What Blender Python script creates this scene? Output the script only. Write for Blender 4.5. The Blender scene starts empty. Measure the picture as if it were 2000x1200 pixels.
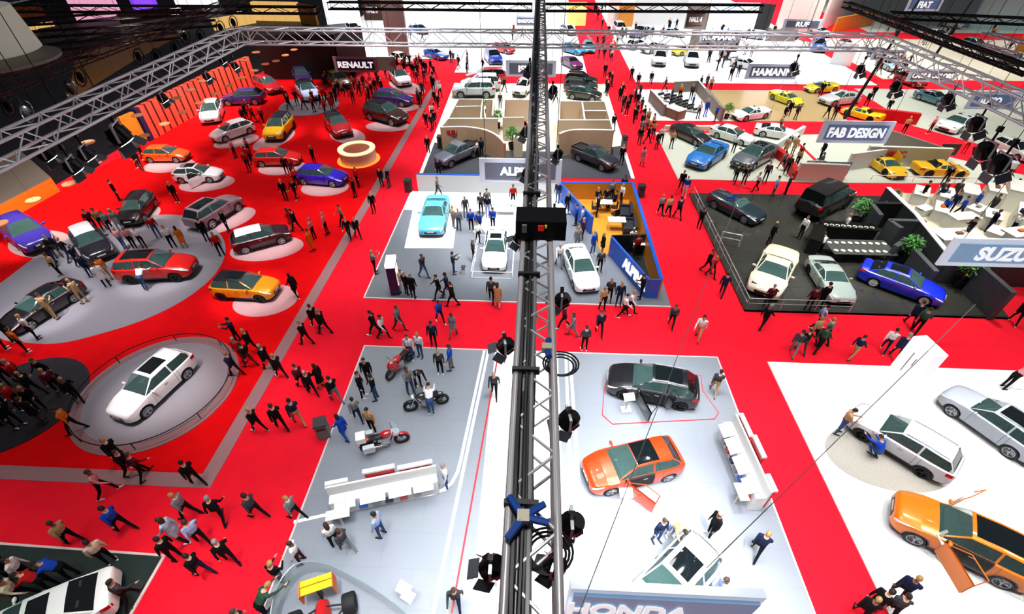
import bpy, bmesh, math, random
from mathutils import Vector, Matrix
R = math.radians
S = bpy.context.scene
C = S.collection
rnd = random.Random(7)
# ---------------------------------------------------------------- camera
HC = 18.0; FP = 925.0; PIT = R(41.4); YAW = R(2.55)
cd = bpy.data.cameras.new('camera'); cam = bpy.data.objects.new('camera', cd); C.objects.link(cam)
cam.location = (0, 0, HC); cam.rotation_euler = (R(90) - PIT, 0, YAW)
cd.sensor_width = 36; cd.lens = FP / 2000 * 36; cd.clip_end = 600
S.camera = cam
_F = (-math.sin(YAW) * math.cos(PIT), math.cos(YAW) * math.cos(PIT), -math.sin(PIT))
_R = (math.cos(YAW), math.sin(YAW), 0)
_U = (-math.sin(YAW) * math.sin(PIT), math.cos(YAW) * math.sin(PIT), math.cos(PIT))
def G(x, y, z=0.0):
    """the point of the hall at height z that is seen at pixel x, y of the photograph"""
    a = (x - 1000) / FP; b = (600 - y) / FP
    d = [_F[i] + a * _R[i] + b * _U[i] for i in range(3)]
    t = (z - HC) / d[2]
    return Vector((d[0] * t, d[1] * t, z))
def Q(v):
    w = (v[0], v[1], v[2] - HC); d = sum(w[i] * _F[i] for i in range(3))
    return (1000 + FP * sum(w[i] * _R[i] for i in range(3)) / d, 600 - FP * sum(w[i] * _U[i] for i in range(3)) / d)
# ---------------------------------------------------------------- world, light, exposure
S.view_settings.view_transform = 'Standard'; S.view_settings.look = 'None'
S.view_settings.exposure = 0.0; S.view_settings.gamma = 1.0
W = bpy.data.worlds.new('hall_air'); S.world = W; W.use_nodes = True
W.node_tree.nodes['Background'].inputs[0].default_value = (.80, .86, 1, 1)
W.node_tree.nodes['Background'].inputs[1].default_value = .10
def area(name, x, y, z, sx, sy, power, col=(1, 1, 1), spread=110, rx=0, ry=0):
    l = bpy.data.lights.new(name, 'AREA'); l.shape = 'RECTANGLE'; l.size = sx; l.size_y = sy
    l.energy = power; l.color = col; l.spread = R(spread)
    o = bpy.data.objects.new(name, l); C.objects.link(o); o.location = (x, y, z); o.rotation_euler = (R(rx), R(ry), 0)
    return o
def spot(name, x, y, z, power, deg, col=(1, 1, 1), blend=.4, tx=None, ty=None, rad=.12):
    l = bpy.data.lights.new(name, 'SPOT'); l.energy = power; l.color = col; l.spot_size = R(deg); l.spot_blend = blend
    l.shadow_soft_size = rad
    o = bpy.data.objects.new(name, l); C.objects.link(o); o.location = (x, y, z)
    tx = x if tx is None else tx; ty = y if ty is None else ty
    o.rotation_euler = (Vector((tx, ty, 0)) - Vector((x, y, z))).to_track_quat('-Z', 'Y').to_euler()
    return o
def lampgrid(name, x0, x1, y0, y1, z, nx, ny, level, col=(1, 1, 1), spread=75, size=.5, jit=.15):
    """small downward stage lamps over a stand; level 1 lights a white floor to full white"""
    n = nx * ny; e = level * math.pi * (x1 - x0) * (y1 - y0) / n; r_ = random.Random(len(name) * 7 + n)
    for i in range(nx):
        for j in range(ny):
            x = x0 + (x1 - x0) * (i + .5) / nx; y = y0 + (y1 - y0) * (j + .5) / ny
            area(name, x, y, z, size, size, e * (1 + r_.uniform(-jit, jit)), col, spread)
lampgrid('honda_left_lamps', -8.5, -1.2, 3, 17, 13.5, 2, 3, 1.15, (.93, .97, 1), 70)
lampgrid('honda_right_lamps', -.5, 9.7, 2, 17, 13.5, 3, 3, 3.5, (.93, .96, 1), 70)
lampgrid('honda_front_lamps', -8, 8, .5, 8, 13.5, 4, 1, 2.3, (.92, .95, 1), 70)
lampgrid('alpina_lamps', -9.5, 8.2, 21, 26, 12, 4, 1, 1.4, (.95, .97, 1), 70)
lampgrid('alpina_back_lamps', -9.5, 8.2, 25.5, 34, 12, 4, 2, 3.3, (.95, .98, 1), 65)
lampgrid('isuzu_lamps', -9.5, 8.4, 36.5, 62, 13, 3, 4, 2.5, (1, .98, .95), 75)
lampgrid('dark_stand_lamps', 12.5, 27.5, 21, 34, 11, 3, 3, 2.1, (1, .96, .90), 70)
lampgrid('showroom_lamps', 28, 50, 25, 35, 11, 3, 2, 1.6, (1, .97, .9), 80)
lampgrid('white_stand_lamps', 13, 32, .5, 16.5, 12, 4, 3, 2.1, (1, .99, .98), 70)
lampgrid('cross_aisle_lamps', -11, 30, 17, 20.5, 14, 6, 1, .75, (1, .97, .97), 60)
lampgrid('right_aisle_lamps', 9.5, 12.5, 0, 60, 13, 1, 7, .85, (1, .98, .97), 50)
lampgrid('left_aisle_lamps', -12.3, -9.5, 0, 64, 13, 1, 7, .9, (1, .9, .9), 45)
lampgrid('front_aisle_lamps', -24, -10, 5.5, 9, 13, 2, 1, .62, (1, .75, .75), 50)
lampgrid('tuner_row_lamps', 12, 42, 37, 61, 12, 5, 4, 1.9, (1, .99, .95), 85)
lampgrid('far_stand_lamps', -30, 55, 64, 150, 17, 6, 5, 2.3, (.97, .98, 1), 100, 2)
lampgrid('right_far_lamps', 42, 100, 36, 92, 16, 4, 4, 1.0, (1, .97, .92), 90, 1.5)
lampgrid('renault_wash_lamps', -34, -15, 26, 60, 14, 3, 4, .62, (1, .75, .75), 50)
lampgrid('renault_edge_lamps', -17, -12.5, 10, 34, 14, 1, 4, .95, (1, .7, .7), 46)
lampgrid('truss_wash', -10, 11, 0, 18, 17.4, 2, 2, .55, (1, .98, 1), 150, 2.5)  # unseen lights added to brighten the truss tops
lampgrid('grey_plate_lamps', -32, -19, 15, 25, 13, 3, 2, 1.1, (1, .96, 1), 60)
lampgrid('renault_corner_lamps', -32, -18, 9, 24, 13, 2, 2, .14, (1, .85, .88), 60)
for y_ in (1.5, 4, 7.5): area('added_truss_fill', 0, y_, 17.9, .4, .4, 15, (1, .98, .96), 90)  # fill added out of view above the middle truss to lift its dark chords
for y_ in (33, 40, 47, 54, 60):      # unseen fill added to brighten the slatted wall
    o_ = area('added_slat_fill', -31.5, y_ + 1, 9, .6, .6, 420, (1, .8, .72), 100); o_.rotation_euler = (Vector((-36.5, y_ + 2, 1)) - o_.location).to_track_quat('-Z', 'Y').to_euler()
o_ = area('added_orange_fill', -30, 25, 8, .6, .6, 500, (1, .85, .7), 90); o_.rotation_euler = (Vector((-38, 29, .5)) - o_.location).to_track_quat('-Z', 'Y').to_euler()  # unseen fill added so the orange wall turns out bright
lampgrid('corner_stand_lamps', -22, -14, .5, 5.5, 12, 2, 1, .8, (.9, 1, .96), 60)
# ---------------------------------------------------------------- materials
def lin(h):
    if not isinstance(h, str): return h
    c = [int(h[i:i + 2], 16) / 255 for i in (0, 2, 4)]
    return tuple(x / 12.92 if x <= .04045 else ((x + .055) / 1.055) ** 2.4 for x in c)
def M(name, col, rough=.5, metal=0.0, coat=0.0, emit=0.0, alpha=1.0, noise=0.0, nscale=3.0, bump=0.0, spec=.5, col2=None):
    m = bpy.data.materials.new(name); m.use_nodes = True; t = m.node_tree; b = t.nodes['Principled BSDF']
    c = (*lin(col), 1)
    b.inputs['Base Color'].default_value = c; b.inputs['Roughness'].default_value = rough
    b.inputs['Metallic'].default_value = metal; b.inputs['Coat Weight'].default_value = coat
    b.inputs['Coat Roughness'].default_value = .04; b.inputs['Alpha'].default_value = alpha
    b.inputs['Specular IOR Level'].default_value = spec
    if emit: b.inputs['Emission Color'].default_value = c; b.inputs['Emission Strength'].default_value = emit
    if noise or bump or col2:
        tc = t.nodes.new('ShaderNodeTexCoord'); n = t.nodes.new('ShaderNodeTexNoise'); n.inputs['Scale'].default_value = nscale
        n.inputs['Detail'].default_value = 5; t.links.new(tc.outputs['Object'], n.inputs['Vector'])
        if noise or col2:
            mx = t.nodes.new('ShaderNodeMix'); mx.data_type = 'RGBA'
            mx.inputs[6].default_value = tuple(x * (1 - noise) for x in c[:3]) + (1,) if not col2 else c
            mx.inputs[7].default_value = (*lin(col2), 1) if col2 else tuple(min(1, x * (1 + noise)) for x in c[:3]) + (1,)
            t.links.new(n.outputs[0], mx.inputs[0]); t.links.new(mx.outputs[2], b.inputs['Base Color'])
        if bump:
            bp = t.nodes.new('ShaderNodeBump'); bp.inputs['Strength'].default_value = bump; bp.inputs['Distance'].default_value = .02
            t.links.new(n.outputs[0], bp.inputs['Height']); t.links.new(bp.outputs[0], b.inputs['Normal'])
    return m
def carpet(name, col, dark=.12):
    return M(name, col, .95, noise=dark, nscale=1.3, spec=.1)
def tiled(name, col, line, sx, sy, rough=.3, w=.02, off=.0, spec=.5, var=.06):
    m = M(name, col, rough, spec=spec); t = m.node_tree; b = t.nodes['Principled BSDF']
    tc = t.nodes.new('ShaderNodeTexCoord'); br = t.nodes.new('ShaderNodeTexBrick')
    br.offset = off; br.inputs['Scale'].default_value = 1; br.inputs['Mortar Size'].default_value = w
    br.inputs['Brick Width'].default_value = sx; br.inputs['Row Height'].default_value = sy
    c = lin(col); br.inputs['Color1'].default_value = (*[x * (1 - var) for x in c], 1); br.inputs['Color2'].default_value = (*[min(1, x * (1 + var)) for x in c], 1)
    br.inputs['Mortar'].default_value = (*lin(line), 1); t.links.new(tc.outputs['Object'], br.inputs['Vector'])
    t.links.new(br.outputs[0], b.inputs['Base Color']); return m
def slatted(name, c1, c2, freq, axis=0, rough=.6, duty=.5):
    m = M(name, c1, rough); t = m.node_tree; b = t.nodes['Principled BSDF']
    tc = t.nodes.new('ShaderNodeTexCoord'); w = t.nodes.new('ShaderNodeTexWave'); w.bands_direction = 'XYZ'[axis]
    w.inputs['Scale'].default_value = freq; t.links.new(tc.outputs['Object'], w.inputs['Vector'])
    r = t.nodes.new('ShaderNodeValToRGB'); r.color_ramp.elements[0].color = (*lin(c2), 1); r.color_ramp.elements[1].color = (*lin(c1), 1)
    r.color_ramp.elements[0].position = duty * .5; r.color_ramp.elements[1].position = duty * .5 + .08
    t.links.new(w.outputs[1], r.inputs[0]); t.links.new(r.outputs[0], b.inputs['Base Color']); return m
mt = {}
def K(key, *a, **k):
    if key not in mt: mt[key] = M(key, *a, **k)
    return mt[key]
mt['red_carpet'] = carpet('red_carpet', 'e4182a', .10); mt['stand_red_carpet'] = carpet('stand_red_carpet', 'd6060c', .16)
K('black', '0b0b0d', .5); K('black_metal', '141416', .38, .6); K('aluminium', 'd4d6da', .35, .35); K('dull_aluminium', 'b4b2b4', .35, .4)
K('white', 'f0f0ee', .5); K('grey', '8a8c90', .5); K('rubber', '0e0e10', .75); K('chrome', 'dfe2e6', .12, 1.0)
K('rim', 'b9bcc2', .25, .8); K('dark_rim', '2a2b2e', .3, .7); K('lamp_glass', 'f4f6fa', .1, 0, 1); K('tail_red', 'b00512', .2, 0, 1)
K('grille_black', '08090a', .4); K('seat_dark', '232326', .7); K('seat_light', 'b9ab8e', .7); K('cabin_black', '0d0d0f', .8)
mt['glass'] = M('car_glass', '4c6e6a', .03, 0, 0, 0, .45, spec=.8); mt['clear'] = M('clear_glass', 'bfe3e0', .03, alpha=.22, spec=.8)
K('glass_dark', '0c1214', .04, spec=.9)
# ---------------------------------------------------------------- meshes
class MB:
    def __init__(s): s.v = []; s.f = []; s.m = []
    def add(s, vs, fs, mi=0):
        o = len(s.v); s.v += [tuple(v) for v in vs]; s.f += [tuple(o + i for i in f) for f in fs]; s.m += [mi] * len(fs); return s
    def box(s, c, d, mi=0, rz=0, mat=None):
        x, y, z = d[0] / 2, d[1] / 2, d[2] / 2
        vs = [Vector((i * x, j * y, k * z)) for i in (-1, 1) for j in (-1, 1) for k in (-1, 1)]
        if rz: r = Matrix.Rotation(rz, 3, 'Z'); vs = [r @ v for v in vs]
        if mat: vs = [mat @ v for v in vs]
        vs = [v + Vector(c) for v in vs]
        return s.add(vs, [(0, 1, 3, 2), (4, 6, 7, 5), (0, 4, 5, 1), (2, 3, 7, 6), (0, 2, 6, 4), (1, 5, 7, 3)], mi)
    def tube(s, p, q, r, n=8, mi=0, r2=None):
        p = Vector(p); q = Vector(q); d = q - p
        if d.length < 1e-6: return s
        r2 = r if r2 is None else r2; k = d.to_track_quat('Z', 'Y').to_matrix()
        c = [k @ Vector((math.cos(2 * math.pi * i / n), math.sin(2 * math.pi * i / n), 0)) for i in range(n)]
        vs = [p + v * r for v in c] + [q + v * r2 for v in c]
        return s.add(vs, [(i, (i + 1) % n, n + (i + 1) % n, n + i) for i in range(n)] + [tuple(range(n))[::-1], tuple(range(n, 2 * n))], mi)
    def path(s, pts, r, n=6, mi=0):
        for a, b in zip(pts, pts[1:]): s.tube(a, b, r, n, mi)
        return s
    def prism(s, poly, z0, z1, mi=0):
        n = len(poly); a = sum(poly[i][0] * poly[(i + 1) % n][1] - poly[(i + 1) % n][0] * poly[i][1] for i in range(n))
        if a < 0: poly = poly[::-1]
        vs = [(p[0], p[1], z0) for p in poly] + [(p[0], p[1], z1) for p in poly]
        return s.add(vs, [tuple(range(n))[::-1], tuple(range(n, 2 * n))] + [(i, (i + 1) % n, n + (i + 1) % n, n + i) for i in range(n)], mi)
    def lathe(s, prof, n=24, c=(0, 0, 0), mi=0, mat=None):
        k = len(prof); vs = []
        for i in range(n):
            a = 2 * math.pi * i / n
            for r, z in prof:
                v = Vector((r * math.cos(a), r * math.sin(a), z))
                vs.append((mat @ v if mat else v) + Vector(c))
        return s.add(vs, [(i * k + j, ((i + 1) % n) * k + j, ((i + 1) % n) * k + j + 1, i * k + j + 1) for i in range(n) for j in range(k - 1)], mi)
    def disc(s, c, r, mi=0, n=24, t=.02, mat=None):
        return s.lathe([(0, t / 2), (r, t / 2), (r, -t / 2), (0, -t / 2)], n, c, mi, mat)
    def sphere(s, c, r, mi=0, n=10, sc=(1, 1, 1), mat=None):
        pr = [(math.sin(math.pi * j / n) , -math.cos(math.pi * j / n)) for j in range(n + 1)]
        vs = []; k = n + 1; m = n + 4
        for i in range(m):
            a = 2 * math.pi * i / m
            for q, z in pr:
                v = Vector((q * math.cos(a) * r * sc[0], q * math.sin(a) * r * sc[1], z * r * sc[2]))
                vs.append((mat @ v if mat else v) + Vector(c))
        return s.add(vs, [(i * k + j, ((i + 1) % m) * k + j, ((i + 1) % m) * k + j + 1, i * k + j + 1) for i in range(m) for j in range(n)], mi)
    def mesh(s, name, mats, smooth=None):
        me = bpy.data.meshes.new(name); me.from_pydata(s.v, [], s.f)
        for m in (mats if isinstance(mats, (list, tuple)) else [mats]): me.materials.append(mt[m] if isinstance(m, str) else m)
        if any(s.m): me.polygons.foreach_set('material_index', s.m)
        bm = bmesh.new(); bm.from_mesh(me); bmesh.ops.remove_doubles(bm, verts=bm.verts, dist=1e-4); bmesh.ops.delete(bm, geom=[v for v in bm.verts if not v.link_faces], context='VERTS'); bmesh.ops.recalc_face_normals(bm, faces=bm.faces); bm.to_mesh(me); bm.free()
        if smooth is not None:
            me.shade_smooth(); me.set_sharp_from_angle(angle=R(smooth))
        return me
    def build(s, name, mats, parent=None, smooth=None, loc=None, rz=0):
        return link(name, s.mesh(name, mats, smooth), parent, loc, rz)
def link(name, me, parent=None, loc=None, rz=0):
    o = bpy.data.objects.new(name, me); C.objects.link(o)
    if parent: o.parent = parent
    if loc is not None: o.location = loc
    if rz: o.rotation_euler[2] = rz
    return o
def recentre(o):
    """moves a mesh object's origin to the middle of its base, its shape staying where it is"""
    me = o.data; xs = [v.co for v in me.vertices]
    c = Vector(((min(v.x for v in xs) + max(v.x for v in xs)) / 2, (min(v.y for v in xs) + max(v.y for v in xs)) / 2, min(v.z for v in xs)))
    me.transform(Matrix.Translation(-c)); o.location = o.location + c; return o
ALL = []            # label, position: landmarks that people are described by
def tag(o, label, cat, group=None, kind=None):
    o['label'] = label; o['category'] = cat
    if group: o['group'] = group
    if kind: o['kind'] = kind
    return o
def thing(name, label, cat, loc=(0, 0, 0), rz=0, group=None):
    o = link(name, None, None, loc, rz); o.empty_display_size = .2; return tag(o, label, cat, group)
def struct(name, mb, mats, smooth=None):
    o = mb.build(name, mats, smooth=smooth); o['kind'] = 'structure'; return o
def copy_tree(o, parent=None):
    c = o.copy(); C.objects.link(c); c.parent = parent
    for ch in o.children: copy_tree(ch, c)
    return c
FLOORS = []
def pxpoly(pts): return [tuple(G(*p)[:2]) for p in pts]
def inside(x, y, poly):
    r = False; n = len(poly)
    for i in range(n):
        a, b = poly[i], poly[(i + 1) % n]
        if (a[1] > y) != (b[1] > y) and x < (b[0] - a[0]) * (y - a[1]) / (b[1] - a[1]) + a[0]: r = not r
    return r
def floorz(x, y):
    z = 0
    for poly, h in FLOORS:
        if h > z and inside(x, y, poly): z = h
    return z
nfl = [1]
def slab(poly, mat, h=.03, world=False, z0=0.0, reg=True, name=None):
    p = poly if world else pxpoly(poly)
    if reg: FLOORS.append((p, h))
    nfl[0] += 1
    return struct(name or 'floor_%d' % nfl[0], MB().prism(p, z0, h), mat)
def strip(p, q, w, mat, h=.034, z0=0.0, off=0.0):
    """a flat band on the floor between two world points"""
    p = Vector(p[:2]); q = Vector(q[:2]); d = (q - p).normalized(); n = Vector((-d.y, d.x)) * w / 2; c = Vector((-d.y, d.x)) * off
    nfl[0] += 1
    return struct('trim_%d' % nfl[0], MB().prism([p - n + c, q - n + c, q + n + c, p + n + c], z0, h), mat)
nw = [0]; WALLS = []; BOXES = []      # what people keep clear of
def push_out(x, y, r=.3, reach=1.0):
    """the nearest free spot for a person's feet"""
    P = Vector((x, y)); p0 = P.copy()
    for _ in range(4):
        moved = False
        for c, rz, hx, hy in BOXES:
            d = P - c
            if d.length > hx + hy + r: continue
            l = Matrix.Rotation(-rz, 2) @ d; ox, oy = hx + r - abs(l.x), hy + r - abs(l.y)
            if ox > 0 and oy > 0:
                if ox < oy: l.x += math.copysign(ox, l.x)
                else: l.y += math.copysign(oy, l.y)
                P = c + Matrix.Rotation(rz, 2) @ l; moved = True
        for a, b, t in WALLS:
            ab = b - a; u = max(0, min(1, (P - a).dot(ab) / max(ab.dot(ab), 1e-6))); d = P - a - ab * u
            if d.length < r + t: P = a + ab * u + (d.normalized() if d.length > 1e-4 else Vector((-ab.y, ab.x)).normalized()) * (r + t + .01); moved = True
        if not moved: break
    return P if (P - p0).length < reach else None
def wall(pts, h, mat, t=.12, z0=0.0, world=False, cap=None, kind=True):
    """a standing partition along base points, thickness t, height h"""
    P = [Vector(p[:2]) if world else G(*p).xy for p in pts]
    L = []; Rr = []
    for i, p in enumerate(P):
        d = ((P[min(i + 1, len(P) - 1)] - P[max(i - 1, 0)])).normalized(); n = Vector((-d.y, d.x)) * t / 2
        L.append(p + n); Rr.append(p - n)
    mb = MB()
    for i in range(len(P) - 1):
        mb.prism([L[i], L[i + 1], Rr[i + 1], Rr[i]], z0, h)
        if cap: mb.prism([L[i], L[i + 1], Rr[i + 1], Rr[i]], h, h + .05, 1)
    nw[0] += 1
    for p, q in zip(P, P[1:]): WALLS.append((p, q, t / 2))
    return struct('wall_%d' % nw[0], mb, [mat, cap] if cap else mat)
def text_mesh(txt, size=1.0, bold=.0, shear=0.0, depth=.01, align='CENTER', sx=1.0):
    cu = bpy.data.curves.new('lettering', 'FONT'); cu.body = txt; cu.size = size; cu.offset = bold; cu.shear = shear
    cu.extrude = depth; cu.align_x = align; cu.align_y = 'CENTER'; cu.resolution_u = 3
    o = bpy.data.objects.new('lettering', cu); C.objects.link(o)
    dg = bpy.context.evaluated_depsgraph_get(); me = bpy.data.meshes.new_from_object(o.evaluated_get(dg))
    bpy.data.objects.remove(o); me.name = 'lettering'
    if sx != 1: me.transform(Matrix.Diagonal((sx, 1, 1, 1)))
    me.materials.clear(); return me
def letters(txt, parent, loc, height, width, mat, rot=(R(90), 0, 0), shear=0.0, depth=.01, bold=.04, name='lettering'):
    me = text_mesh(txt, 1.0, bold, shear, depth)
    xs = [v.co.x for v in me.vertices]; ys = [v.co.y for v in me.vertices]
    cx, cy = (min(xs) + max(xs)) / 2, (min(ys) + max(ys)) / 2
    me.transform(Matrix.Diagonal((width / (max(xs) - min(xs)), height / (max(ys) - min(ys)), 1, 1)) @ Matrix.Translation((-cx, -cy, 0)))
    me.materials.append(mt[mat] if isinstance(mat, str) else mat)
    o = link(name, me, parent, loc); o.rotation_euler = rot; return o
# ---------------------------------------------------------------- cars
def interp(x, pts):
    if x <= pts[0][0]: return pts[0][1]
    for (a, b), (c, d) in zip(pts, pts[1:]):
        if x <= c:
            t = (x - a) / (c - a) if c > a else 1
            return b + (d - b) * t
    return pts[-1][1]
#            L    W    H    wb   fo   wr   zn   zc   zb   zd   a    b    c    d   sill
TYPES = dict(
 suv=    (4.50,1.86,1.66,2.66,.88,.355,.88,1.08,1.10,1.12,1.30,2.05,4.02,4.36,.30),
 cross=  (4.20,1.80,1.57,2.60,.82,.340,.84,1.02,1.04,1.05,1.15,1.90,3.70,4.06,.27),
 hatch=  (4.25,1.79,1.46,2.62,.85,.325,.74,.95,.98,1.00,1.15,1.98,3.60,4.08,.22),
 sedan=  (4.75,1.84,1.44,2.80,.88,.335,.74,.94,.98,1.02,1.35,2.20,3.55,4.25,.22),
 coupe=  (4.55,1.90,1.30,2.68,.88,.345,.70,.90,.93,.96,1.50,2.20,3.10,3.92,.19),
 sport=  (4.45,1.90,1.15,2.65,.95,.345,.58,.78,.84,.90,1.25,2.00,2.70,3.20,.15),
 pickup= (5.20,1.86,1.76,3.05,.92,.385,1.02,1.14,1.16,1.16,1.45,2.15,3.25,3.60,.42),
 boxy=   (4.60,1.84,1.92,2.85,.80,.400,1.10,1.18,1.20,1.20,1.30,1.62,4.22,4.40,.42),
 open=   (4.60,1.92,1.30,2.75,.90,.360,.72,.92,.94,.98,1.65,2.20,2.25,2.30,.20))
class Car:
    def __init__(s, kind):
        (s.L, s.W, s.H, s.wb, s.fo, s.wr, s.zn, s.zc, s.zb, s.zd, s.a, s.b, s.c, s.d, s.sill) = TYPES[kind]
        s.kind = kind; L = s.L; s.x1 = s.fo; s.x2 = s.fo + s.wb
        bx = kind == 'boxy'
        s.hwp = [(0, .84 if bx else .62), (.05, .90 if bx else .76), (.15, .95 if bx else .86), (.4, .98 if bx else .94), (.85, 1), (1.6, .985), (L * .55, .985), (s.x2, 1), (L - .45, .96), (L - .15, .90), (L - .04, .84), (L, .74)]
        s.ztp = [(0, s.zn - .16), (.05, s.zn - .08), (.16, s.zn - .02), (.3, s.zn + .01), (s.a * .6, s.zn + (s.zc - s.zn) * .65), (s.a, s.zc), (s.d, s.zb if kind != 'pickup' else s.zb), (L - .25, s.zd), (L - .06, s.zd - .03), (L, s.zd - .12)]
        s.rr = s.wr + .055
    def hw(s, x): return interp(x, s.hwp) * s.W / 2
    def zt(s, x): return interp(x, s.ztp)
    def zl(s, x):
        z = interp(x, [(0, s.sill + .1), (.3, s.sill), (s.L - .35, s.sill + .02), (s.L, s.sill + .16)])
        for w in (s.x1, s.x2):
            d = abs(x - w)
            if d < s.rr: z = max(z, s.wr + math.sqrt(s.rr ** 2 - d * d))
        return z
    def sec(s, x):
        h, zt, zl = s.hw(x), s.zt(x), s.zl(x); base = s.sill
        z2 = max(zl + .012, base + (zt - base) * .42); z3 = max(zl + .024, base + (zt - base) * .72); z4 = max(zl + .036, zt - .05)
        return [(h * .93, zl - .005), (h * .99, zl + .004), (h, z2), (h * .985, z3), (h * .945, z4), (h * .86, max(zt, z4 + .02)), (h * .45, zt + .035), (0, zt + .045)]
    def surf(s, x, k):
        p = s.sec(x); i = min(int(k), len(p) - 2); t = k - i
        return Vector((x, p[i][0] + (p[i + 1][0] - p[i][0]) * t, p[i][1] + (p[i + 1][1] - p[i][1]) * t))
    def P(s, x, y, z): return (s.L / 2 - x, y, z)      # nose towards +x
    # greenhouse
    def gtop(s, x):
        rise = .03
        return interp(x, [(s.a, s.zt(s.a) + .01), (s.b, s.H - .035), ((s.b + s.c) / 2 - .1, s.H), (s.c, s.H - (.05 if s.kind != 'coupe' else .08)), (s.d, s.zt(s.d) + .01)])
    def gsec(s, x):
        hb = s.hw(x) * .87; zb = s.zt(x) - .005; zt = self_z = s.gtop(x)
        f = min(1, max(0, (zt - zb) / (s.H - zb)))
        tumble = {'boxy': .10, 'suv': .22, 'pickup': .2}.get(s.kind, .28)
        wr = hb * (1 - tumble * f); k = max(.0, f)
        return [(hb, zb), (wr + (hb - wr) * .13, zb + (zt - zb) * .86), (wr * .94, zt - .012 * k), (wr * .5, zt + .022 * k), (0, zt + .03 * k)]
_wheel = {}
def wheel_meshes(r, dark=False, white=False):
    key = (round(r, 3), dark, white)
    if key in _wheel: return _wheel[key]
    q = Matrix.Rotation(R(90), 3, 'X'); w = .11
    t = MB().lathe([(r * .70, -w), (r * .94, -w), (r, -w * .7), (r, w * .7), (r * .94, w), (r * .70, w), (r * .66, 0), (r * .70, -w)], 28, mat=q)
    m = MB().lathe([(r * .70, -w), (r * .72, w + .004), (r * .64, w + .004), (r * .62, .0), (0, -.01)], 28, mat=q)
    for i in range(5):
        a = 2 * math.pi * i / 5
        for da in (-.13, .13):
            m.tube(q @ Vector((r * .12 * math.cos(a), r * .12 * math.sin(a), w * .75)), q @ Vector((r * .66 * math.cos(a + da), r * .66 * math.sin(a + da), w * .85)), .022, 5)
    m.lathe([(0, w * .95), (r * .16, w * .9), (r * .18, w * .5)], 14, mat=q)
    rim = 'white' if white else 'dark_rim' if dark else 'rim'
    _wheel[key] = (t.mesh('wheel', 'rubber', 35), m.mesh('rim', rim, 35)); return _wheel[key]
_cars = {}
def grid(mb, xs, ks, fn, side, off=0.0, mi=0):
    """patch on a car's skin, side +1 / -1, lifted by off"""
    vs = []
    for x in xs:
        for k in ks:
            v = fn(x, k); vs.append(v)
    n = len(ks); out = []
    for i in range(len(xs)):
        for j in range(n):
            v = vs[i * n + j]
            a = vs[min(i + 1, len(xs) - 1) * n + j] - vs[max(i - 1, 0) * n + j]; b = vs[i * n + min(j + 1, n - 1)] - vs[i * n + max(j - 1, 0)]
            nn = a.cross(b); nn = nn.normalized() if nn.length > 1e-9 else Vector((0, 0, 1))
            if nn.y < 0 or (abs(nn.y) < 1e-6 and nn.z < 0): nn = -nn
            out.append(v + nn * off)
    return [(v.x, v.y * side, v.z) for v in out], [(i * n + j, (i + 1) * n + j, (i + 1) * n + j + 1, i * n + j + 1) for i in range(len(xs) - 1) for j in range(n - 1)]
def lrange(a, b, n): return [a + (b - a) * i / (n - 1) for i in range(n)]
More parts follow.
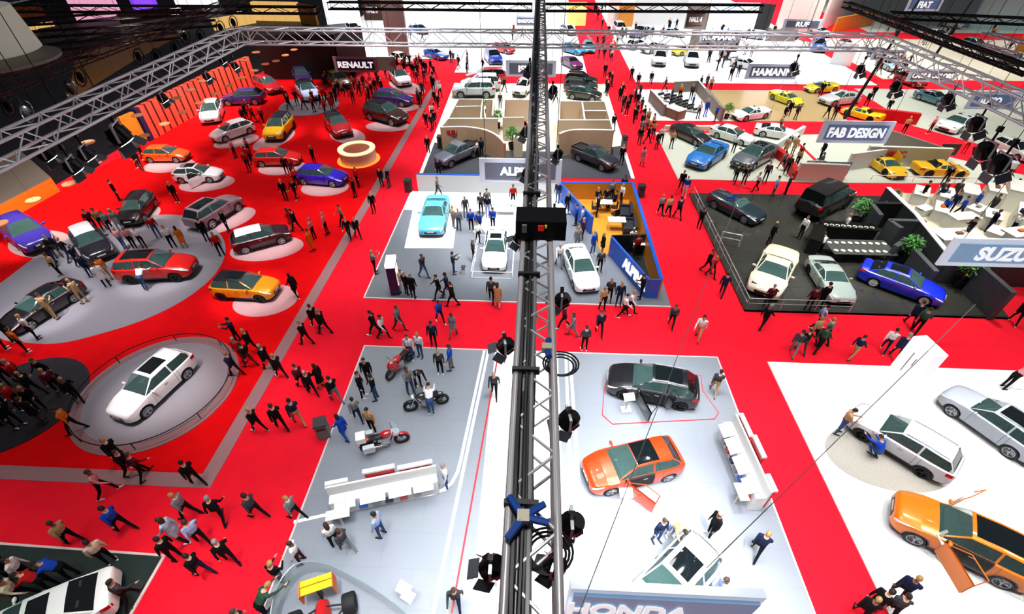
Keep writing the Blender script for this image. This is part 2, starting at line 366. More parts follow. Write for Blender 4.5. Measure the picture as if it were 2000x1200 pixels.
def car_meshes(kind):
    if kind in _cars: return _cars[kind]
    c = Car(kind); L = c.L; out = {}
    arch = []
    for w in (c.x1, c.x2):
        arch += [w + c.rr * math.cos(math.pi * i / 12) for i in range(13)] + [w - c.rr - .01, w + c.rr + .01]
    xs = sorted(set(round(x, 4) for x in [0, .05, .15, .27, .4, .6, .85, c.a * .6, c.a, c.b, (c.b + c.c) / 2, c.c, c.d, L - .45, L - .25, L - .15, L - .06, L - .04, L] + arch))
    tr = lambda vs: [c.P(*v) for v in vs]
    body = MB(); sections = [c.sec(x) for x in xs]; n = len(sections[0])
    for side in (1, -1):
        vs = [(x, y * side, z) for x, se in zip(xs, sections) for y, z in se]; fs = []
        for i in range(len(xs) - 1):
            mid = (xs[i] + xs[i + 1]) / 2
            for j in range(n - 1):
                if j >= 5 and c.a < mid < c.d: continue
                fs.append((i * n + j, (i + 1) * n + j, (i + 1) * n + j + 1, i * n + j + 1))
        body.add(tr(vs), fs)
    for i in (0, -1):
        se = sections[i]; x = xs[i]; ring = [(x, y, z) for y, z in se] + [(x, -y, z) for y, z in se[:-1][::-1]]
        body.add(tr(ring), [tuple(range(len(ring)))])
    out['body'] = body
    # glasshouse
    pil = .09
    gxs = dict(ws=lrange(c.a, c.b, 5), side=None)
    op = kind == 'open'
    top = MB(); ws = MB(); rw = MB(); sg = {1: MB(), -1: MB()}; pl = MB()
    cp = c.d - (.16 if kind in ('suv', 'cross', 'hatch', 'boxy', 'pickup') else .55 if kind == 'coupe' else .4)
    bp = (c.b + c.c) / 2 - .05
    gx = sorted(set([*lrange(c.a, c.b, 5), *lrange(c.b, c.c, 6), *lrange(c.c, c.d, 4), bp - .04, bp + .04, min(cp, c.d - .02), c.a + .12]))
    gs = [c.gsec(x) for x in gx]; m = 5
    for side in (1, -1):
        vs = tr([(x, y * side, z) for x, se in zip(gx, gs) for y, z in se])
        for i in range(len(gx) - 1):
            mid = (gx[i] + gx[i + 1]) / 2
            for j in range(m - 1):
                f = [(i * m + j, (i + 1) * m + j, (i + 1) * m + j + 1, i * m + j + 1)]
                if mid < c.b: t = ws if j >= 2 else (pl if j == 1 else sg[side])
                elif mid < c.c: t = top if j >= 1 else (pl if bp - .04 < mid < bp + .04 or mid > cp else sg[side])
                else: t = rw if j >= 2 else (pl if j == 1 or mid > cp else sg[side])
                if op and (t in (top, rw) or mid > c.b): continue
                t.add(vs, f)
    for mb, nm in ((top, 'roof'), (ws, 'windshield'), (rw, 'rear_window'), (pl, 'pillar_frame'), (sg[1], 'side_window_l'), (sg[-1], 'side_window_r')):
        if mb.v: out[nm] = mb
    # cabin and underside
    ub = MB(); hw = c.W / 2
    ub.box(c.P(L / 2, 0, (c.sill + .62) / 2), (L - .5, c.W * .74, .62 - c.sill))
    ub.box(c.P((c.x1 + c.x2) / 2, 0, c.sill + .1), (c.wb - 2 * c.rr, c.W * .94, .16))
    out['underbody'] = ub
    ib = MB(); ib.box(c.P(c.a + .38, 0, c.zc - .1), (.42, c.W * .78, .18))
    if kind != 'pickup' and not op: ib.box(c.P(c.d - .2, 0, c.zb - .12), (.3, c.W * .72, .1))
    out['dashboard'] = ib
    se = MB(); sx = c.b + .15; sz = .42 + (c.sill - .2)
    se.box((0, 0, sz + .05), (.5, .5, .16)); se.box((-.27, 0, sz + .36), (.14, .48, .62), mat=Matrix.Rotation(R(-14), 3, 'Y')); se.box((-.34, 0, sz + .72), (.1, .26, .18))
    out['seat'] = se; out['_seats'] = [(sx + .25, .37), (sx + .25, -.37)] + ([(min(sx + 1.15, c.d - .35), .37), (min(sx + 1.15, c.d - .35), -.37)] if kind in ('suv', 'cross', 'hatch', 'sedan', 'boxy') else [])
    # skin patches
    fn = c.surf
    for nm, x0, x1, k0, k1 in (('headlight', .04, .50, 3.15, 4.3), ('taillight', L - .34, L - .005, 3.0, 4.1)):
        for sd in (1, -1):
            mb = MB(); vs, fs = grid(mb, lrange(x0, x1, 6), [k0, (k0 + k1) / 2, k1] if nm == 'taillight' else lrange(k0, k1, 3), fn, sd, .012)
            if nm == 'headlight':   # tapers backwards
                nv = []
                for i in range(6):
                    for j in range(3):
                        k = k1 - (k1 - k0) * (1 - j / 2) * (1 - i / 7.5); v = fn(lrange(x0, x1, 6)[i], k); nv.append((v.x - .004, (v.y + .012) * sd, v.z + .006))
                vs = nv
            mb.add(tr(vs), fs); out[nm + ('_l' if sd > 0 else '_r')] = mb
    g = MB(); zf = c.zn - .16; z0 = c.sill + .14
    g.box(c.P(-.006, 0, zf - .09), (.03, c.W * .40, .12)); g.box(c.P(-.006, 0, z0 + .08), (.03, c.W * .46, .13))
    out['grille'] = g
    out['license_plate'] = MB().box(c.P(-.022, 0, z0 + .19), (.012, .5, .1))
    for sd in (1, -1):
        mb = MB(); x = c.a + .32; y = c.hw(x) * .93; z = c.zt(x) + .08
        mb.sphere(c.P(x, (y + .13) * sd, z), 1, 0, 8, (.07, .12, .075)); mb.box(c.P(x, (y + .02) * sd, z - .03), (.06, .12, .04))
        out['mirror' + ('_l' if sd > 0 else '_r')] = mb
    for sd in (1, -1):
        mb = MB()
        for x in (c.b + .32, bp + .9 if kind not in ('coupe', 'sport', 'open') else None):
            if x and x < c.x2 - .1:
                v = fn(x, 3.3); mb.box(c.P(x, (v.y + .015) * sd, v.z), (.2, .03, .03))
        out['door_handle' + ('_l' if sd > 0 else '_r')] = mb
        mb = MB()
        for x in (c.a + .22, bp, min(c.x2 - c.rr + .05, bp + 1.0)):
            ks = [1.0, 2, 3, 4, 4.9]; vs = [fn(x, k) for k in ks]
            for v, w in zip(vs, vs[1:]): mb.tube(c.P(v.x, (v.y + .001) * sd, v.z), c.P(w.x, (w.y + .001) * sd, w.z), .007, 4)
        out['door_seam' + ('_l' if sd > 0 else '_r')] = mb
    # black lower cladding on crossovers
    if kind in ('suv', 'cross', 'boxy', 'pickup'):
        for sd in (1, -1):
            mb = MB()
            for w in (c.x1, c.x2):
                pts = [(w + (c.rr + .03) * math.cos(math.pi * i / 14), c.wr + (c.rr + .03) * math.sin(math.pi * i / 14)) for i in range(15)]
                pin = [(w + (c.rr - .015) * math.cos(math.pi * i / 14), c.wr + (c.rr - .015) * math.sin(math.pi * i / 14)) for i in range(15)]
                vs = [(p[0], (c.hw(min(max(p[0], .1), L - .1)) + .012) * sd, p[1]) for p in pts + pin]
                mb.add(tr(vs), [(i, i + 1, 16 + i, 15 + i) for i in range(14)])
            vs, fs = grid(mb, lrange(c.x1 + c.rr, c.x2 - c.rr, 6), [0, 1, 1.35], fn, sd, .01); mb.add(tr(vs), fs)
            out['sill_cladding' + ('_l' if sd > 0 else '_r')] = mb
    # roof glass and rails
    gsf = lambda x, k: (lambda p, i, t: Vector((x, p[i][0] + (p[i + 1][0] - p[i][0]) * t, p[i][1] + (p[i + 1][1] - p[i][1]) * t)))(c.gsec(x), min(int(k), 3), k - min(int(k), 3))
    def roofpatch(x0, x1, k0, off=.01):
        mb = MB(); ks = [k0, 3, 4] if k0 < 3 else [k0, 4]; fulls = []
        X = lrange(x0, x1, 5)
        for sd in (1, -1):
            vs = [(v.x, v.y * sd, v.z + off) for x in X for v in (gsf(x, k) for k in ks)]; n_ = len(ks)
            mb.add(tr(vs), [(i * n_ + j, (i + 1) * n_ + j, (i + 1) * n_ + j + 1, i * n_ + j + 1) for i in range(4) for j in range(n_ - 1)])
        return mb
    if not op:
        out['sunroof'] = roofpatch(c.b + .18, c.b + (c.c - c.b) * .62, 2.5)
        out['roof_glass'] = roofpatch(c.b + .03, c.b + (c.c - c.b) * .62, 2.05)
        out['sunroof_long'] = roofpatch(c.b + .12, c.c - .25, 2.35)
        out['roof_skin'] = roofpatch(c.b - .02, c.c + .02, 1.6, .006)
        mb = MB()
        for sd in (1, -1):
            p = [gsf(x, 2.05) for x in lrange(c.b + .15, c.c - .1, 6)]
            mb.path([c.P(v.x, v.y * sd, v.z + .04) for v in p], .018)
            for v in (p[0], p[-1]): mb.tube(c.P(v.x, v.y * sd, v.z + .04), c.P(v.x, v.y * sd, v.z - .01), .02, 5)
        out['roof_rails'] = mb
    if kind == 'pickup':
        mb = MB(); x0, x1 = c.d + .12, L - .12; w = c.W * .36
        mb.box(c.P((x0 + x1) / 2, 0, c.zb + .05), (x1 - x0, 2 * w, .03)); out['bed_liner'] = mb
        mb = MB()
        for y in (-w - .04, w + .04): mb.box(c.P((x0 + x1) / 2, y, c.zb + .08), (x1 - x0 + .1, .07, .09))
        mb.box(c.P(x1 + .03, 0, c.zb + .08), (.07, 2 * w, .09)); out['bed_rail'] = mb
    if kind == 'boxy':
        mb = MB(); q = Matrix.Rotation(R(90), 3, 'Y'); mb.lathe([(.0, .12), (.3, .12), (.37, .06), (.37, -.1), (0, -.1)], 24, c.P(L + .1, 0, 1.0), mat=q); out['spare_wheel'] = mb
    # open door leaf, hinged at its own origin, reaching backwards
    for nm, x0, x1 in (('front_door', c.a + .22, bp), ('rear_door', bp + .02, min(c.x2 - c.rr + .1, bp + .98))):
        for sd in (1, -1):
            mb = MB(); ks = [1, 2, 3, 4]; X = lrange(x0, x1, 4); h = fn(x0, 2)
            for off in (0, -.07):
                vs = [(x0 - v.x, (v.y - h.y + off) * sd, v.z) for x in X for v in (fn(x, k) for k in ks)]
                mb.add(vs, [(i * 4 + j, (i + 1) * 4 + j, (i + 1) * 4 + j + 1, i * 4 + j + 1) for i in range(3) for j in range(3)])
            for (x, k) in ((x0, 4), (x1, 4), (x0, 1), (x1, 1)):
                pass
            zt = c.gtop(max(x1 - .1, c.b)) - .1
            a_ = (x0 - x0 - .12, -.08 * sd, c.zt(x0)); b_ = (x0 - c.b - .1, -.24 * sd, zt); d_ = (x0 - x1, -.24 * sd, zt); e_ = (x0 - x1, -.08 * sd, c.zt(x1))
            if nm == 'rear_door': a_ = (-.02, -.08 * sd, c.zt(x0)); b_ = (-.02, -.24 * sd, zt)
            mb.path([a_, b_, d_, e_], .022)
            vs = [(x0 - v.x, (v.y - h.y - .075) * sd, v.z) for x in X for v in (fn(x, k) for k in (1.2, 3.9))]
            out[nm + ('_l' if sd > 0 else '_r')] = mb; out['_' + nm + ('_l' if sd > 0 else '_r')] = c.P(x0, h.y * sd, 0)
            hole = MB(); vs, fs = grid(hole, lrange(x0 + .02, x1 - .02, 5), [.9, 2, 3, 4, 4.8], fn, sd, .011); hole.add(tr(vs), fs); out[nm + '_hole' + ('_l' if sd > 0 else '_r')] = hole
    for mb in (pl,): pass
    res = {'_car': c}
    SM = dict(body=38, roof=50, windshield=60, rear_window=60)
    MAT = dict(body='white', roof='white', roof_skin='white', windshield='glass', rear_window='glass_dark', side_window_l='glass', side_window_r='glass', pillar_frame='white', underbody='black', dashboard='cabin_black', seat='seat_dark',
               grille='grille_black', license_plate='white', sunroof='glass_dark', sunroof_long='glass_dark', roof_glass='glass_dark', roof_rails='aluminium', bed_liner='cabin_black', bed_rail='grille_black', spare_wheel='rubber', rear_door='white')
    for k, v in out.items():
        if k.startswith('_'): res[k] = v; continue
        base = k[:-2] if k[-2:] in ('_l', '_r') else k
        m_ = {'headlight': 'lamp_glass', 'taillight': 'tail_red', 'mirror': 'white', 'door_handle': 'chrome', 'door_seam': 'black', 'sill_cladding': 'grille_black', 'side_window': 'glass', 'front_door': 'white', 'rear_door': 'white', 'front_door_hole': 'cabin_black', 'rear_door_hole': 'cabin_black'}.get(base) or MAT.get(base, 'black')
        res[k] = v.mesh(base, m_, SM.get(base, 35)); res[k].name = base
    _cars[kind] = res; return res
_paint = {}
def paint(h, metal=.0, rough=.28):
    if h not in _paint: _paint[h] = M('paint_' + h, h, rough, metal, 1.0)
    return _paint[h]
CARS = []
def car(kind, col, F, Rr, side, label, detail=2, roof=None, extras=(), seats='seat_dark', dark_wheels=False, white_wheels=False, doors=(), group=None, z=None, metal=.0, name='car', hint=None, glass=None):
    """F, Rr: pixels of the front and rear wheel's foot on the side that shows ('L','R'), or of nose and tail ('C')"""
    me = car_meshes(kind); c = me['_car']
    p, q = G(*F), G(*Rr)
    if z is None: z = floorz((p.x + q.x) / 2, (p.y + q.y) / 2)
    p, q = G(*F, z), G(*Rr, z); d = (p - q); ln = d.length; d.normalize()
    if side == 'C':
        sc = min(1.08, max(.88, ln / c.L)); mid = (p + q) / 2
    else:
        sc = min(1.1, max(.86, ln / c.wb)); rt = Vector((d.y, -d.x, 0)) * (1 if side == 'L' else -1)
        axle = (p + q) / 2 + rt * (c.W / 2 - .06) * sc
        mid = axle + d * ((c.x1 + c.x2) / 2 - c.L / 2) * sc
    rz = math.atan2(d.y, d.x); BOXES.append((mid.xy, rz, c.L / 2 * sc, c.W / 2 * sc + .02))
    P = paint(col, metal); RP = paint(roof, metal) if roof else P
    lib = lambda k: me[k]
    def put(key, nm, par, mat=None, loc=(0, 0, 0)):
        o = link(nm, me[key], par, loc)
        if mat is not None:
            o.material_slots[0].link = 'OBJECT'; o.material_slots[0].material = mt[mat] if isinstance(mat, str) else mat
        return o
    if detail == 0:
        key = '_far'
        if key not in me:
            mb = []
            order = ['body', 'roof', 'pillar_frame', 'windshield', 'rear_window', 'side_window_l', 'side_window_r', 'underbody', 'headlight_l', 'headlight_r', 'taillight_l', 'taillight_r', 'grille']
            bm = bmesh.new(); mats = ['paint', 'glass', 'black', 'lamp', 'red', 'rim']
            idx = dict(body=0, roof=0, pillar_frame=0, windshield=1, rear_window=1, side_window_l=1, side_window_r=1, underbody=2, headlight_l=3, headlight_r=3, taillight_l=4, taillight_r=4, grille=2)
            def addm(m_, i, mat4=None):
                n0 = len(bm.faces); tmp = m_.copy()
                if mat4: tmp.transform(mat4)
                bm.from_mesh(tmp); bm.faces.ensure_lookup_table()
                for f in bm.faces[n0:]: f.material_index = i
                bpy.data.meshes.remove(tmp)
            for k_ in order:
                if k_ in me: addm(me[k_], idx[k_])
            tw, rw_ = wheel_meshes(c.wr)
            for x in (c.x1, c.x2):
                for sd in (1, -1):
                    m4 = Matrix.Translation(c.P(x, (c.W / 2 - .13) * sd, c.wr)) @ Matrix.Rotation(0 if sd < 0 else math.pi, 4, 'Z')
                    addm(tw, 2, m4); addm(rw_, 5, m4)
            far = bpy.data.meshes.new('car'); bm.to_mesh(far); bm.free()
            for m_ in ('white', 'glass_dark', 'black', 'lamp_glass', 'tail_red', 'rim'): far.materials.append(mt[m_])
            far.shade_smooth(); far.set_sharp_from_angle(angle=R(38)); me[key] = far
        o = link(name, me[key], None, mid, rz); o.scale = (sc,) * 3
        o.material_slots[0].link = 'OBJECT'; o.material_slots[0].material = P
        tag(o, label, 'car', group); CARS.append((hint or label, mid.copy())); return o
    t = thing(name, label, 'car', mid, rz, group); t.scale = (sc,) * 3; CARS.append((hint or label, mid.copy(), t))
    b = put('body', 'body', t, P)
    for k_, nm, m_ in (('pillar_frame', 'pillar_frame', P if kind != 'suv' else P), ('roof', 'roof', RP), ('windshield', 'windshield', glass), ('rear_window', 'rear_window', None), ('side_window_l', 'side_window', None), ('side_window_r', 'side_window', None),
                       ('underbody', 'underbody', None), ('dashboard', 'dashboard', None), ('grille', 'grille', None), ('license_plate', 'license_plate', None),
                       ('headlight_l', 'headlight', None), ('headlight_r', 'headlight', None), ('taillight_l', 'taillight', None), ('taillight_r', 'taillight', None), ('bed_liner', 'bed_liner', None), ('bed_rail', 'bed_rail', None), ('spare_wheel', 'spare_wheel', None)):
        if k_ in me: put(k_, nm, t, m_)
    for s_ in 'lr':
        put('mirror_' + s_, 'mirror', t, P); put('door_seam_' + s_, 'door_seam', b)
        if detail > 1: put('door_handle_' + s_, 'door_handle', b)
        if 'sill_cladding_' + s_ in me and 'noclad' not in extras: put('sill_cladding_' + s_, 'sill_cladding', t)
    if roof and 'roof_skin' in me: put('roof_skin', 'roof_panel', t, RP)
    for e in extras:
        if e in me: put(e, {'sunroof_long': 'sunroof'}.get(e, e), t)
    for sx, sy in me['_seats']: put('seat', 'seat', t, seats, c.P(sx, sy, 0))
    tw, rw_ = wheel_meshes(c.wr, dark_wheels, white_wheels)
    for x in (c.x1, c.x2):
        for sd in (1, -1):
            w = link('wheel', tw, t, c.P(x, (c.W / 2 - .13) * sd, c.wr), 0 if sd < 0 else math.pi)
            link('rim', rw_, w)
    for dd, ang in doors:      # e.g. ('front_door_l', 55)
        if ang is None: continue
        nm = dd[:-2]; s_ = dd[-2:]; sd = 1 if s_ == '_l' else -1
        put(nm + '_hole' + s_, 'door_opening', t)
        o = put(dd, 'open_door', t, P, me['_' + dd]); o.rotation_euler[2] = -R(ang) * sd
    return t
# ---------------------------------------------------------------- people
def cap(mb, p, q, r1, r2, sx=1.0):
    """tapered limb from p to q with round ends; sx widens it sideways (y)"""
    p = Vector(p); q = Vector(q); n = 12
    mb.tube(p, q, r1, n, 0, r2); mb.sphere(p, r1, 0, 6, (1, sx, 1)); mb.sphere(q, r2, 0, 6, (1, sx, 1))
def person_mesh(name, lean=0, legs=((8, 0), (-8, -6)), arms=((8, 8, 20), (-8, 8, 20)), female=False, head=0, skirt=False, coat=False, sit=False, spread=.10, turn=0):
    """legs: thigh and shank angle forward from straight down, left then right; arms: upper arm forward angle, outward angle, elbow bend"""
    def dirn(a, out=0):      # a forward from straight down
        return Vector((math.sin(R(a)) * math.cos(R(out)), math.sin(R(out)), -math.cos(R(a)) * math.cos(R(out))))
    mb = MB(); seg = []     # seg: (p, q, material)
    def limb(p, q, r1, r2, m, sx=1.0):
        cap(mb, p, q, r1, r2, sx); seg.append((Vector(p), Vector(q), m))
    feet = []
    for sd, (th, sh) in zip((1, -1), legs):
        d = dirn(th, 3 * sd) * .43 + dirn(sh, 1 * sd) * .43; feet.append(-d.z)
    hz = max(feet) + .075
    hip = Vector((0, 0, hz)); up = Vector((math.sin(R(lean)), 0, math.cos(R(lean)))); fw = Vector((math.cos(R(lean)), 0, -math.sin(R(lean))))
    waist = hip + up * .12; chest = hip + up * .36; neck = hip + up * .52; sw = .17 if female else .195
    hw = .10 if female else .085
    # trunk
    for (p, q, r1, r2, m, s) in ((hip + up * .0, waist, .115, .112, 3, 1.35), (waist, chest, .112, .128, 2, 1.30), (chest, hip + up * .44, .128, .105, 2, 1.45)):
        for y in (-.055, .055):
            limb(p + Vector((0, y, 0)), q + Vector((0, y * 1.1, 0)), r1, r2, m)
    for sd in (1, -1): limb(hip + up * .45, hip + up * .455 + Vector((0, sw * .92 * sd, 0)), .075, .066, 2)
    limb(neck - up * .05, neck + up * .08, .056, .052, 0)
    hd = neck + up * .10 + fw * .015; hu = Vector((math.sin(R(lean * .6 + head)), 0, math.cos(R(lean * .6 + head)))); hf = Vector((hu.z, 0, -hu.x))
    hc = hd + hu * .095
    hm = Matrix((hf, Vector((0, 1, 0)), hu)).transposed() @ Matrix.Rotation(R(turn), 3, 'Z')
    o = len(mb.v); mb.sphere(hc, .098, 0, 12, (1.0, .80, 1.18), hm); mb.sphere(hc + hm @ Vector((.03, 0, -.06)), .062, 0, 8, (1, .85, .8), hm)
    mb.sphere(hc + hm @ Vector((.103, 0, -.012)), .017, 0, 6, (1, .8, 1.6), hm)
    for sd in (1, -1): mb.sphere(hc + hm @ Vector((0, .082 * sd, -.005)), .022, 0, 6, (.8, .5, 1.3), hm)
    seg.append((hc - hu * .05, hc + hu * .05, 0))
    # legs
    for sd, (th, sh) in zip((1, -1), legs):
        h = hip + Vector((0, hw * sd, -.02)); k = h + dirn(th, 3 * sd) * .43; a = k + dirn(sh, 1 * sd) * .43
        limb(h, k, .088, .056, 3); limb(k, a, .056, .040, 3)
        t = sh * .35; toe = a + Vector((math.cos(R(t)) * .17, .02 * sd, math.sin(R(t)) * .17 - .035)); limb(a + Vector((-.035, 0, -.035)), toe, .040, .034, 4)
    if skirt:
        for i in range(10):
            a = 2 * math.pi * i / 10; limb(hip + Vector((.05 * math.cos(a), .08 * math.sin(a), .02)), hip + Vector((.13 * math.cos(a), .17 * math.sin(a), -.42)), .07, .05, 2)
    if coat:
        for i in range(10):
            a = 2 * math.pi * i / 10; limb(hip + Vector((.06 * math.cos(a), .09 * math.sin(a), .05)), hip + Vector((.10 * math.cos(a), .14 * math.sin(a), -.26)), .075, .06, 2)
    # arms
    for sd, (f, ou, el) in zip((1, -1), arms):
        s = hip + up * .45 + Vector((0, sw * sd, 0)); e = s + dirn(f + lean * .3, ou * sd) * .29
        wd = dirn(f + lean * .3 + el, ou * .3 * sd - (el * .18 if el > 50 else 0) * sd); w = e + wd * .25
        limb(s, e, .058, .044, 2); limb(e, w, .044, .030, 2)
        # palm, four fingers of unequal length, thumb from the palm's side
        side = Vector((0, -sd, 0)); side = (side - wd * side.dot(wd)).normalized(); nrm = wd.cross(side)
        limb(w + wd * .02, w + wd * .075, .030, .034, 0)
        for i, ln in enumerate((.070, .080, .074, .058)):
            b = w + wd * .085 + nrm * (i - 1.5) * .019; m_ = b + wd * ln * .55 + side * .010; limb(b, m_, .0105, .0095, 0); limb(m_, m_ + (wd * .8 + side * .55) * ln * .5, .0095, .008, 0)
        b = w + wd * .035 + nrm * -.030; limb(b, b + (wd * .7 - nrm * .55 + side * .3) * .055, .012, .0095, 0)
    me = mb.mesh(name, []); ob = link('tmp', me)
    md = ob.modifiers.new('r', 'REMESH'); md.mode = 'VOXEL'; md.voxel_size = .0115
    sm = ob.modifiers.new('s', 'SMOOTH'); sm.factor = .5; sm.iterations = 3
    dc = ob.modifiers.new('d', 'DECIMATE'); dc.ratio = .22
    dg = bpy.context.evaluated_depsgraph_get(); m2 = bpy.data.meshes.new_from_object(ob.evaluated_get(dg)); bpy.data.objects.remove(ob)
    m2.name = 'person'
    for k in ('skin', 'hair', 'top', 'trousers', 'shoes'): m2.materials.append(mt['grey'])
    idx = []
    for p in m2.polygons:
        c = Vector(p.center); best = (9, 0)
        for a, b, m_ in seg:
            ab = b - a; t = max(0, min(1, (c - a).dot(ab) / max(ab.dot(ab), 1e-9))); dd = (c - a - ab * t).length - (.06 if m_ == 2 and (coat or skirt) else 0)
            if dd < best[0]: best = (dd, m_)
        idx.append(best[1])
    m2.polygons.foreach_set('material_index', idx); m2.shade_smooth()
    zm = min(v.co.z for v in m2.vertices)
    m2.transform(Matrix.Translation((0, 0, -zm)))
    # hair: a cap over crown and back of the head; eyes on the face
    def hair(long):
        hb = MB(); n = 10; vs = []; k = 18
        for j in range(n + 1):
            el = math.pi / 2 - j / n * (math.pi * .62)
            for i in range(k):
                a = 2 * math.pi * i / k; back = .5 - .5 * math.cos(a); e2 = math.pi / 2 - (math.pi / 2 - el) * (.52 + .48 * back) * (1.0 if not long else 1.12)
                v = Vector((math.cos(e2) * math.cos(a) * .109, math.cos(e2) * math.sin(a) * .089, math.sin(e2) * .126))
                if long and j > n - 3 and back > .35: v.z -= .05 * (j - n + 3); v.x -= .01
                vs.append(hc + hm @ v - Vector((0, 0, zm)))
        hb.add(vs, [(j * k + i, j * k + (i + 1) % k, (j + 1) * k + (i + 1) % k, (j + 1) * k + i) for j in range(n) for i in range(k)])
        for v0 in [hc]: hb.sphere(v0 - Vector((0, 0, zm)) + hm @ Vector((-.012, 0, .022)), .096, 0, 8, (1, .84, 1.12), hm)
        return hb.mesh('hair', 'black', 80)
    eb = MB()
    for sd in (1, -1): eb.sphere(hc + hm @ Vector((.089, .032 * sd, .012)) - Vector((0, 0, zm)), .013, 0, 5)
    eb.sphere(hc + hm @ Vector((.088, 0, -.062)) - Vector((0, 0, zm)), .013, 0, 5, (.6, 1.7, .35), hm)
    return m2, hair(female), eb.mesh('face_features', 'black', 60)
_pm = {}
def pose(k):
    if k in _pm: return _pm[k]
    P = dict(
        s=dict(arms=((4, 9, 15), (-4, 9, 18)), legs=((4, -2), (-3, -5))),
        S=dict(arms=((6, 9, 70), (0, 9, 15)), legs=((6, 2), (-6, -6)), female=True, head=8),
        w=dict(arms=((-24, 7, 20), (24, 7, 28)), legs=((26, 14), (-14, -32)), lean=4),
        v=dict(arms=((20, 7, 25), (-20, 7, 12)), legs=((-12, -26), (22, 12)), lean=5, female=True, coat=True),
        p=dict(arms=((48, 4, 82), (48, 4, 82)), legs=((8, 2), (-6, -6)), head=-6),
        a=dict(arms=((28, 5, 85), (22, 5, 92)), legs=((5, 0), (-5, -5)), head=18),
        b=dict(arms=((30, 6, 30), (42, 6, 20)), legs=((6, -4), (-2, -8)), lean=46, head=16),
        k=dict(arms=((55, 8, 40), (40, 8, 60)), legs=((92, -42), (62, -60)), lean=28, head=12),
        t=dict(arms=((30, 8, 60), (26, 8, 62)), legs=((86, 2), (84, -4)), lean=-4),
        c=dict(arms=((4, 9, 25), (-2, 9, 22)), legs=((5, 0), (-5, -6)), coat=True),
        d=dict(arms=((18, 6, 75), (-4, 9, 12)), legs=((4, 0), (-4, -5)), female=True, skirt=True, head=6))[k]
    _pm[k] = person_mesh('person', **P); return _pm[k]
PC = dict(K=('black', '101014'), N=('navy', '1a2340'), G=('grey', '75777a'), W=('white', 'e8e8e6'), B=('blue', '1c46b4'), R=('red', 'b51a1c'), O=('orange', 'e0701a'), T=('tan', 'b59468'), L=('pale blue', '9fb4dc'),
          M=('maroon', '571a2a'), E=('dark green', '2c4a38'), Y=('yellow', 'dcc01c'), P=('pink', 'd88a90'), D=('dark grey', '3a3b40'), J=('blue denim', '36507c'), C=('cream', 'd8cdb0'), S=('striped grey-blue', '6c84a0'))
def cloth(k):
    key = 'cloth_' + PC[k][0].replace(' ', '_')
    if key in mt: return mt[key]
    mt[key] = slatted(key, '7d97b4', 'c9ccd0', 9, 2, .9) if k == 'S' else M(key, PC[k][1], .9, noise=.25, nscale=14, spec=.15); return mt[key]
for i, c in enumerate(('d9a583', 'c08a66', 'e2b596', '8a5a3c')): mt['skin%d' % i] = M('skin_%d' % i, c, .6)
for n, c in (('hair_black', '17120f'), ('hair_brown', '3b2616'), ('hair_grey', '8f8c88'), ('hair_blond', 'a98450')): mt[n] = M(n, c, .7)
mt['shoe_black'] = M('shoe_black', '121214', .5); mt['shoe_white'] = M('shoe_white', 'dcdcdc', .6)
PEOPLE = []
VERB = dict(s='standing', S='standing', w='walking', v='walking in a long coat', p='holding up a camera', a='looking down at hands', b='bending forward', k='crouching', t='sitting', c='standing in a long coat', d='standing in a short dress')
def person(px, py, face, ps, top, bot, z=None, h=None, note=None, group=None, at=None):
    p = G(px, py) if at is None else Vector(at)
    if z is None: z = floorz(p.x, p.y)
    if at is None: p = G(px, py, z)
    r_ = {'t': 0, 'b': .12, 'k': .2}.get(ps, .27)
    if r_:
        n_ = push_out(p.x, p.y, r_, 9)
        if n_ is not None: p.x, p.y = n_
        for _ in range(3):
            for o2 in PEOPLE:
                d_ = p.xy - o2[0].location.xy
                if d_.length < .5 and o2[3] != 't': d_ = d_.normalized() if d_.length > 1e-3 else Vector((1, 0)); p.x, p.y = o2[0].location.xy + d_ * .52
        z = floorz(p.x, p.y) if at is None or z == 0 else z
    me, hair, eyes = pose(ps); p.z = z + (.46 if ps == 't' and False else 0)
    o = link('person', me, None, p, R(face)); o.scale = (h or rnd.uniform(.94, 1.04),) * 3
    hk = rnd.choice(['hair_black', 'hair_brown', 'hair_brown', 'hair_grey', 'hair_black', 'hair_blond'])
    for i, m in enumerate((mt['skin%d' % rnd.choice((0, 0, 1, 2, 2, 3))], mt[hk], cloth(top), cloth(bot), mt['shoe_white' if rnd.random() < .25 else 'shoe_black'])):
        o.material_slots[i].link = 'OBJECT'; o.material_slots[i].material = m
    g = link('hair', hair, o); g.material_slots[0].link = 'OBJECT'; g.material_slots[0].material = mt[hk]
    if p.y < 30: link('face_features', eyes, o)
    o['category'] = 'person'
    if group: o['group'] = group
    PEOPLE.append((o, top, bot, ps, hk, note, h)); return o
# ================================================================ the setting
nfl[0] = 0
o = struct('floor', MB().prism([(-110, -6), (150, -6), (150, 210), (-110, 210)], -.1, 0), 'red_carpet')
mt['honda_floor'] = tiled('honda_floor', '868b93', '7d828a', 2.5, 1.25, .32, .008, .5, .5, .02)
mt['alpina_floor'] = tiled('alpina_floor', '6a6e75', '60646b', 1.2, 3, .35, .008, 0, .5, .03)
mt['isuzu_floor'] = M('isuzu_floor', '42454c', .4, noise=.08, nscale=.6)
mt['dark_floor'] = tiled('dark_floor', '34342f', '262622', 1.2, 1.2, .16, .01, 0, .5, .12)
mt['white_floor'] = M('white_floor', 'f2f2f1', .35, noise=.02)
mt['tuner_floor'] = M('tuner_floor', 'c9cdbd', .3, noise=.04)
mt['tan_floor'] = M('tan_floor', 'b49a6c', .3, noise=.06, nscale=.6)
mt['grey_plate'] = M('grey_plate', '8d8b92', .4, noise=.05, nscale=.8)
mt['corner_floor'] = M('corner_floor', '26332f', .25, noise=.12)
